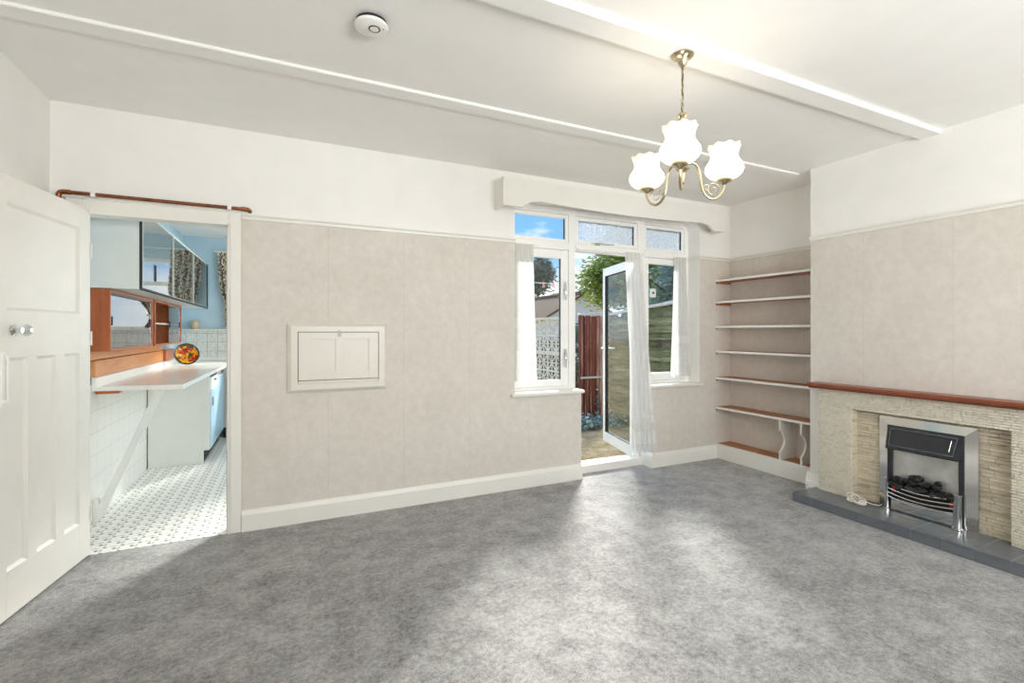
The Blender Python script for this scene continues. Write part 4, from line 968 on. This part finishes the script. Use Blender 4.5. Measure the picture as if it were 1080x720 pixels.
for sg in (-1, 1):
    g = MB(); g.prism([(ax_+sg*(hwid+.06), ez-.07), (ax_, az-.04), (ax_, az+.03), (ax_+sg*(hwid+.06), ez)], ey-.02, ey-.001, 'Y'); g.build('bargeboard', 'fascia', nb)
g = MB(); g.cyl((ax_, ey, az+.045), (ax_, 29.3, az+.045), .09, 10); g.build('ridge', 'fascia', nb)
# foliage
def leaves(mb, c, rad, n, size, rnd, clumps=26):
    cl_ = []
    for _ in range(clumps):
        d = Vector((rnd.gauss(0,1), rnd.gauss(0,1), rnd.gauss(0,1))).normalized()*rnd.uniform(.35, .95)
        cl_.append((Vector((c[0]+d.x*rad[0], c[1]+d.y*rad[1], c[2]+d.z*rad[2])), rnd.uniform(.22, .42)))
    for _ in range(n):
        q, r_ = rnd.choice(cl_); m_ = min(rad)*r_*1.3
        p_ = q+Vector((rnd.gauss(0,1)*m_*.5, rnd.gauss(0,1)*m_*.5, rnd.gauss(0,1)*m_*.4))
        a = Vector((rnd.gauss(0,1), rnd.gauss(0,1), rnd.gauss(0,.6))).normalized(); b = a.orthogonal().normalized(); s_ = size*rnd.uniform(.6, 1.3)
        mb.add([p_-a*s_, p_+b*s_*.45, p_+a*s_, p_-b*s_*.45], [(0,1,2,3)])
def tree(name, label, base, c, rad, n, size, lm, seed, group=None):
    rnd = random.Random(seed); o = thing(name, base, label, 'tree', group)
    g = MB(); leaves(g, c, rad, n, size, rnd); g.build('foliage', lm, o)
    g = MB(); g.tube([base, (base[0]+.1, base[1], (base[2]+c[2])/2), c], [.12,.09,.04], 10)
    for k in range(7):
        a = k*.9; g.tube([(base[0]+.05, base[1], c[2]-rad[2]*.7), (c[0]+rad[0]*.4*math.cos(a), c[1]+rad[1]*.4*math.sin(a), c[2]), (c[0]+rad[0]*.8*math.cos(a), c[1]+rad[1]*.8*math.sin(a), c[2]+rad[2]*.3*math.sin(a*3))], [.04,.025,.01], 6)
    g.build('trunk', 'bark', o); return o
tree('leafy_tree', 'bushy light green tree behind the fence, seen through the open doorway', (11.3, 13.1, GZ), (11.35, 13.1, 3.85), (1.9, 2.1, 2.1), 30000, .095, 'leaf1', 4)
tree('bare_tree', 'distant dark tree behind the tiled roof, seen through the left window', (17.6, 32.6, GZ), (17.5, 32.6, 5.4), (1.7, 1.7, 1.9), 6000, .15, 'leaf2', 6)
tree('hedge_tree', 'tall blue green conifer screen beyond the right fence', (6.0, 5.6, GZ), (6.1, 5.9, 1.9), (.7, 1.6, 1.1), 12000, .05, 'leaf3', 8)
tree('dark_shrub', 'dark leafy shrub growing behind the pierced screen wall', (5.1, 8.3, GZ), (5.2, 8.3, .65), (.6, 1.3, .85), 12000, .04, 'leaf2', 14)
sh = thing('far_shrub', (19.9, 35.0, GZ), 'small yellow green shrub top showing above the distant roof', 'shrub')
g = MB(); leaves(g, (20.3, 34.9, 4.2), (.9,.9,.6), 1400, .1, random.Random(3), 8); g.build('foliage', 'leaf1', sh)
MB().tube([(19.9, 35, GZ), (20.3, 34.9, 4.0)], .09, 8).build('trunk', 'bark', sh)
iv = thing('ivy_plant', (4.1, 5.8, GZ), 'variegated ivy spreading along the foot of the red fence', 'plant')
g = MB(); rnd = random.Random(12)
for _ in range(900):
    x, y, z = rnd.uniform(3.65, 4.45), rnd.uniform(5.55, 6.04), GZ+.02+abs(rnd.gauss(0, .07))
    a = Vector((rnd.gauss(0,1), rnd.gauss(0,1), rnd.gauss(0,.5))).normalized(); b = a.orthogonal().normalized(); s_ = .026*rnd.uniform(.6,1.4); p_ = Vector((x, y, z))
    g.add([p_-a*s_, p_+b*s_*.8, p_+a*s_, p_-b*s_*.8], [(0,1,2,3)])
for _ in range(90):
    z = rnd.uniform(GZ, .42); a = Vector((rnd.gauss(0,1), rnd.gauss(0,.4), rnd.gauss(0,1))).normalized(); b = a.orthogonal().normalized(); p_ = Vector((4.28+rnd.gauss(0,.012), 6.03, z))
    g.add([p_-a*.02, p_+b*.014, p_+a*.02, p_-b*.014], [(0,1,2,3)])
g.build('foliage', 'ivy', iv)
g = MB(); g.tube([(4.28, 6.04, GZ), (4.285, 6.035, .2), (4.275, 6.035, .44)], .006, 6); g.build('stem', 'bark', iv)
wl = thing('washing_line', (2.9, 5.23, 1.89), 'thin washing line strung across the garden', 'washing line')
g = MB(); g.tube([(1.2, 5.23, 1.94), (2.2, 5.23, 1.90), (3.0, 5.23, 1.888), (3.33, 5.23, 1.90)], .003, 6); g.build('cord', 'cord', wl)
g = MB(); g.bbox(3.32, 3.35, 5.215, 5.245, GZ, 1.93, .003); g.build('post', 'bark', wl)
for x, lab in ((2.90, 'pink clothes peg on the line, nearer the curtain'), (3.04, 'pink clothes peg on the line, nearer the window fastener')):
    o = thing('clothes_peg', (x, 5.23, 1.85), lab, 'peg')
    for sg in (-1, 1): g = MB(); g.cyl((x+sg*.012, 5.226, 1.835), (x, 5.226, 1.915), .006, 6, .004); g.build('prong', 'peg', o)

# ------------------------------------------------------------------ light
W = bpy.data.worlds.new('sky'); bpy.context.scene.world = W; W.use_nodes = True; nt = W.node_tree; nt.nodes.clear()
tc = nt.nodes.new('ShaderNodeTexCoord'); sp = nt.nodes.new('ShaderNodeSeparateXYZ'); L(nt, tc.outputs['Generated'], sp.inputs[0])
base = ramp(nt, sp.outputs[2], [(.0, (.80,.88,.96,1)), (.16, (.20,.45,.88,1)), (.6, (.16,.38,.85,1))])
mp = nt.nodes.new('ShaderNodeMapping'); mp.inputs['Scale'].default_value = (1,1,2.6); L(nt, tc.outputs['Generated'], mp.inputs[0])
cn = noise(nt, mp.outputs[0], 5.5, 6, .6)
low_ = ramp(nt, sp.outputs[2], [(.08, (.12,.12,.12,1)), (.26, (0,0,0,1))])
cf = ramp(nt, mathn(nt, 'ADD', cn, low_), [(.50, (0,0,0,1)), (.68, (1,1,1,1))])
col = mixc(nt, cf, base, (.93,.95,1,1))
bg = nt.nodes.new('ShaderNodeBackground'); bg.inputs['Strength'].default_value = 1.0; L(nt, col, bg.inputs[0])
wo = nt.nodes.new('ShaderNodeOutputWorld'); L(nt, bg.outputs[0], wo.inputs[0])
def light(name, typ, loc, rot, **kw):
    l = bpy.data.lights.new(name, typ)
    for k, v in kw.items(): setattr(l, k, v)
    o = bpy.data.objects.new(name, l); C.objects.link(o); o.location = loc; o.rotation_euler = rot; return o
sd = Vector((-.58, -.80, -.60)).normalized()
s = light('sun', 'SUN', (6, 9, 8), (0,0,0), energy=6.3, angle=math.radians(12), color=(1,.97,.92)); s.rotation_euler = sd.to_track_quat('-Z', 'Y').to_euler()
# added fill lamp outside the unseen rear window, tilted up to brighten the ceiling
light('rear_fill_lamp', 'AREA', (1.7, REAR-.12, 1.5), (PI/2+.80, 0, 0), shape='RECTANGLE', size=2.9, size_y=1.5, energy=138, color=(1,1,1))
light('kitchen_fill_lamp', 'AREA', (KX1+.14, 5.3, 1.6), (0, PI/2, 0), shape='RECTANGLE', size=1.1, size_y=1.9, energy=25, color=(1,.99,.97))  # lamp added at the unseen side window to brighten the kitchen

for th in (222, 100, 342):                              # the bulbs inside the three open-topped shades
    t = math.radians(th); light('chandelier_bulb', 'POINT', (cx+.205*math.cos(t), cy+.205*math.sin(t), 2.075), (0,0,0), energy=.7, color=(1,.93,.84), shadow_soft_size=.02)
# ------------------------------------------------------------------ camera
cam = bpy.data.cameras.new('camera'); co = bpy.data.objects.new('camera', cam); C.objects.link(co)
co.location = (0, 0, 1.29); co.rotation_euler = (PI/2, 0, -.4407); cam.sensor_width = 36; cam.lens = 36*504.8/1080
cam.shift_y = -10.7/1080; cam.clip_start = .02
sc = bpy.context.scene; sc.camera = co
sc.view_settings.view_transform = 'Standard'; sc.view_settings.look = 'None'; sc.view_settings.gamma = 1; sc.view_settings.use_curve_mapping = False
sc.view_settings.exposure = 0.55
try:
    sc.cycles.use_denoising = True; sc.cycles.max_bounces = 20; sc.cycles.diffuse_bounces = 16; sc.cycles.transparent_max_bounces = 16; sc.cycles.sample_clamp_indirect = 6
    sc.cycles.caustics_reflective = False; sc.cycles.caustics_refractive = False
except Exception: pass
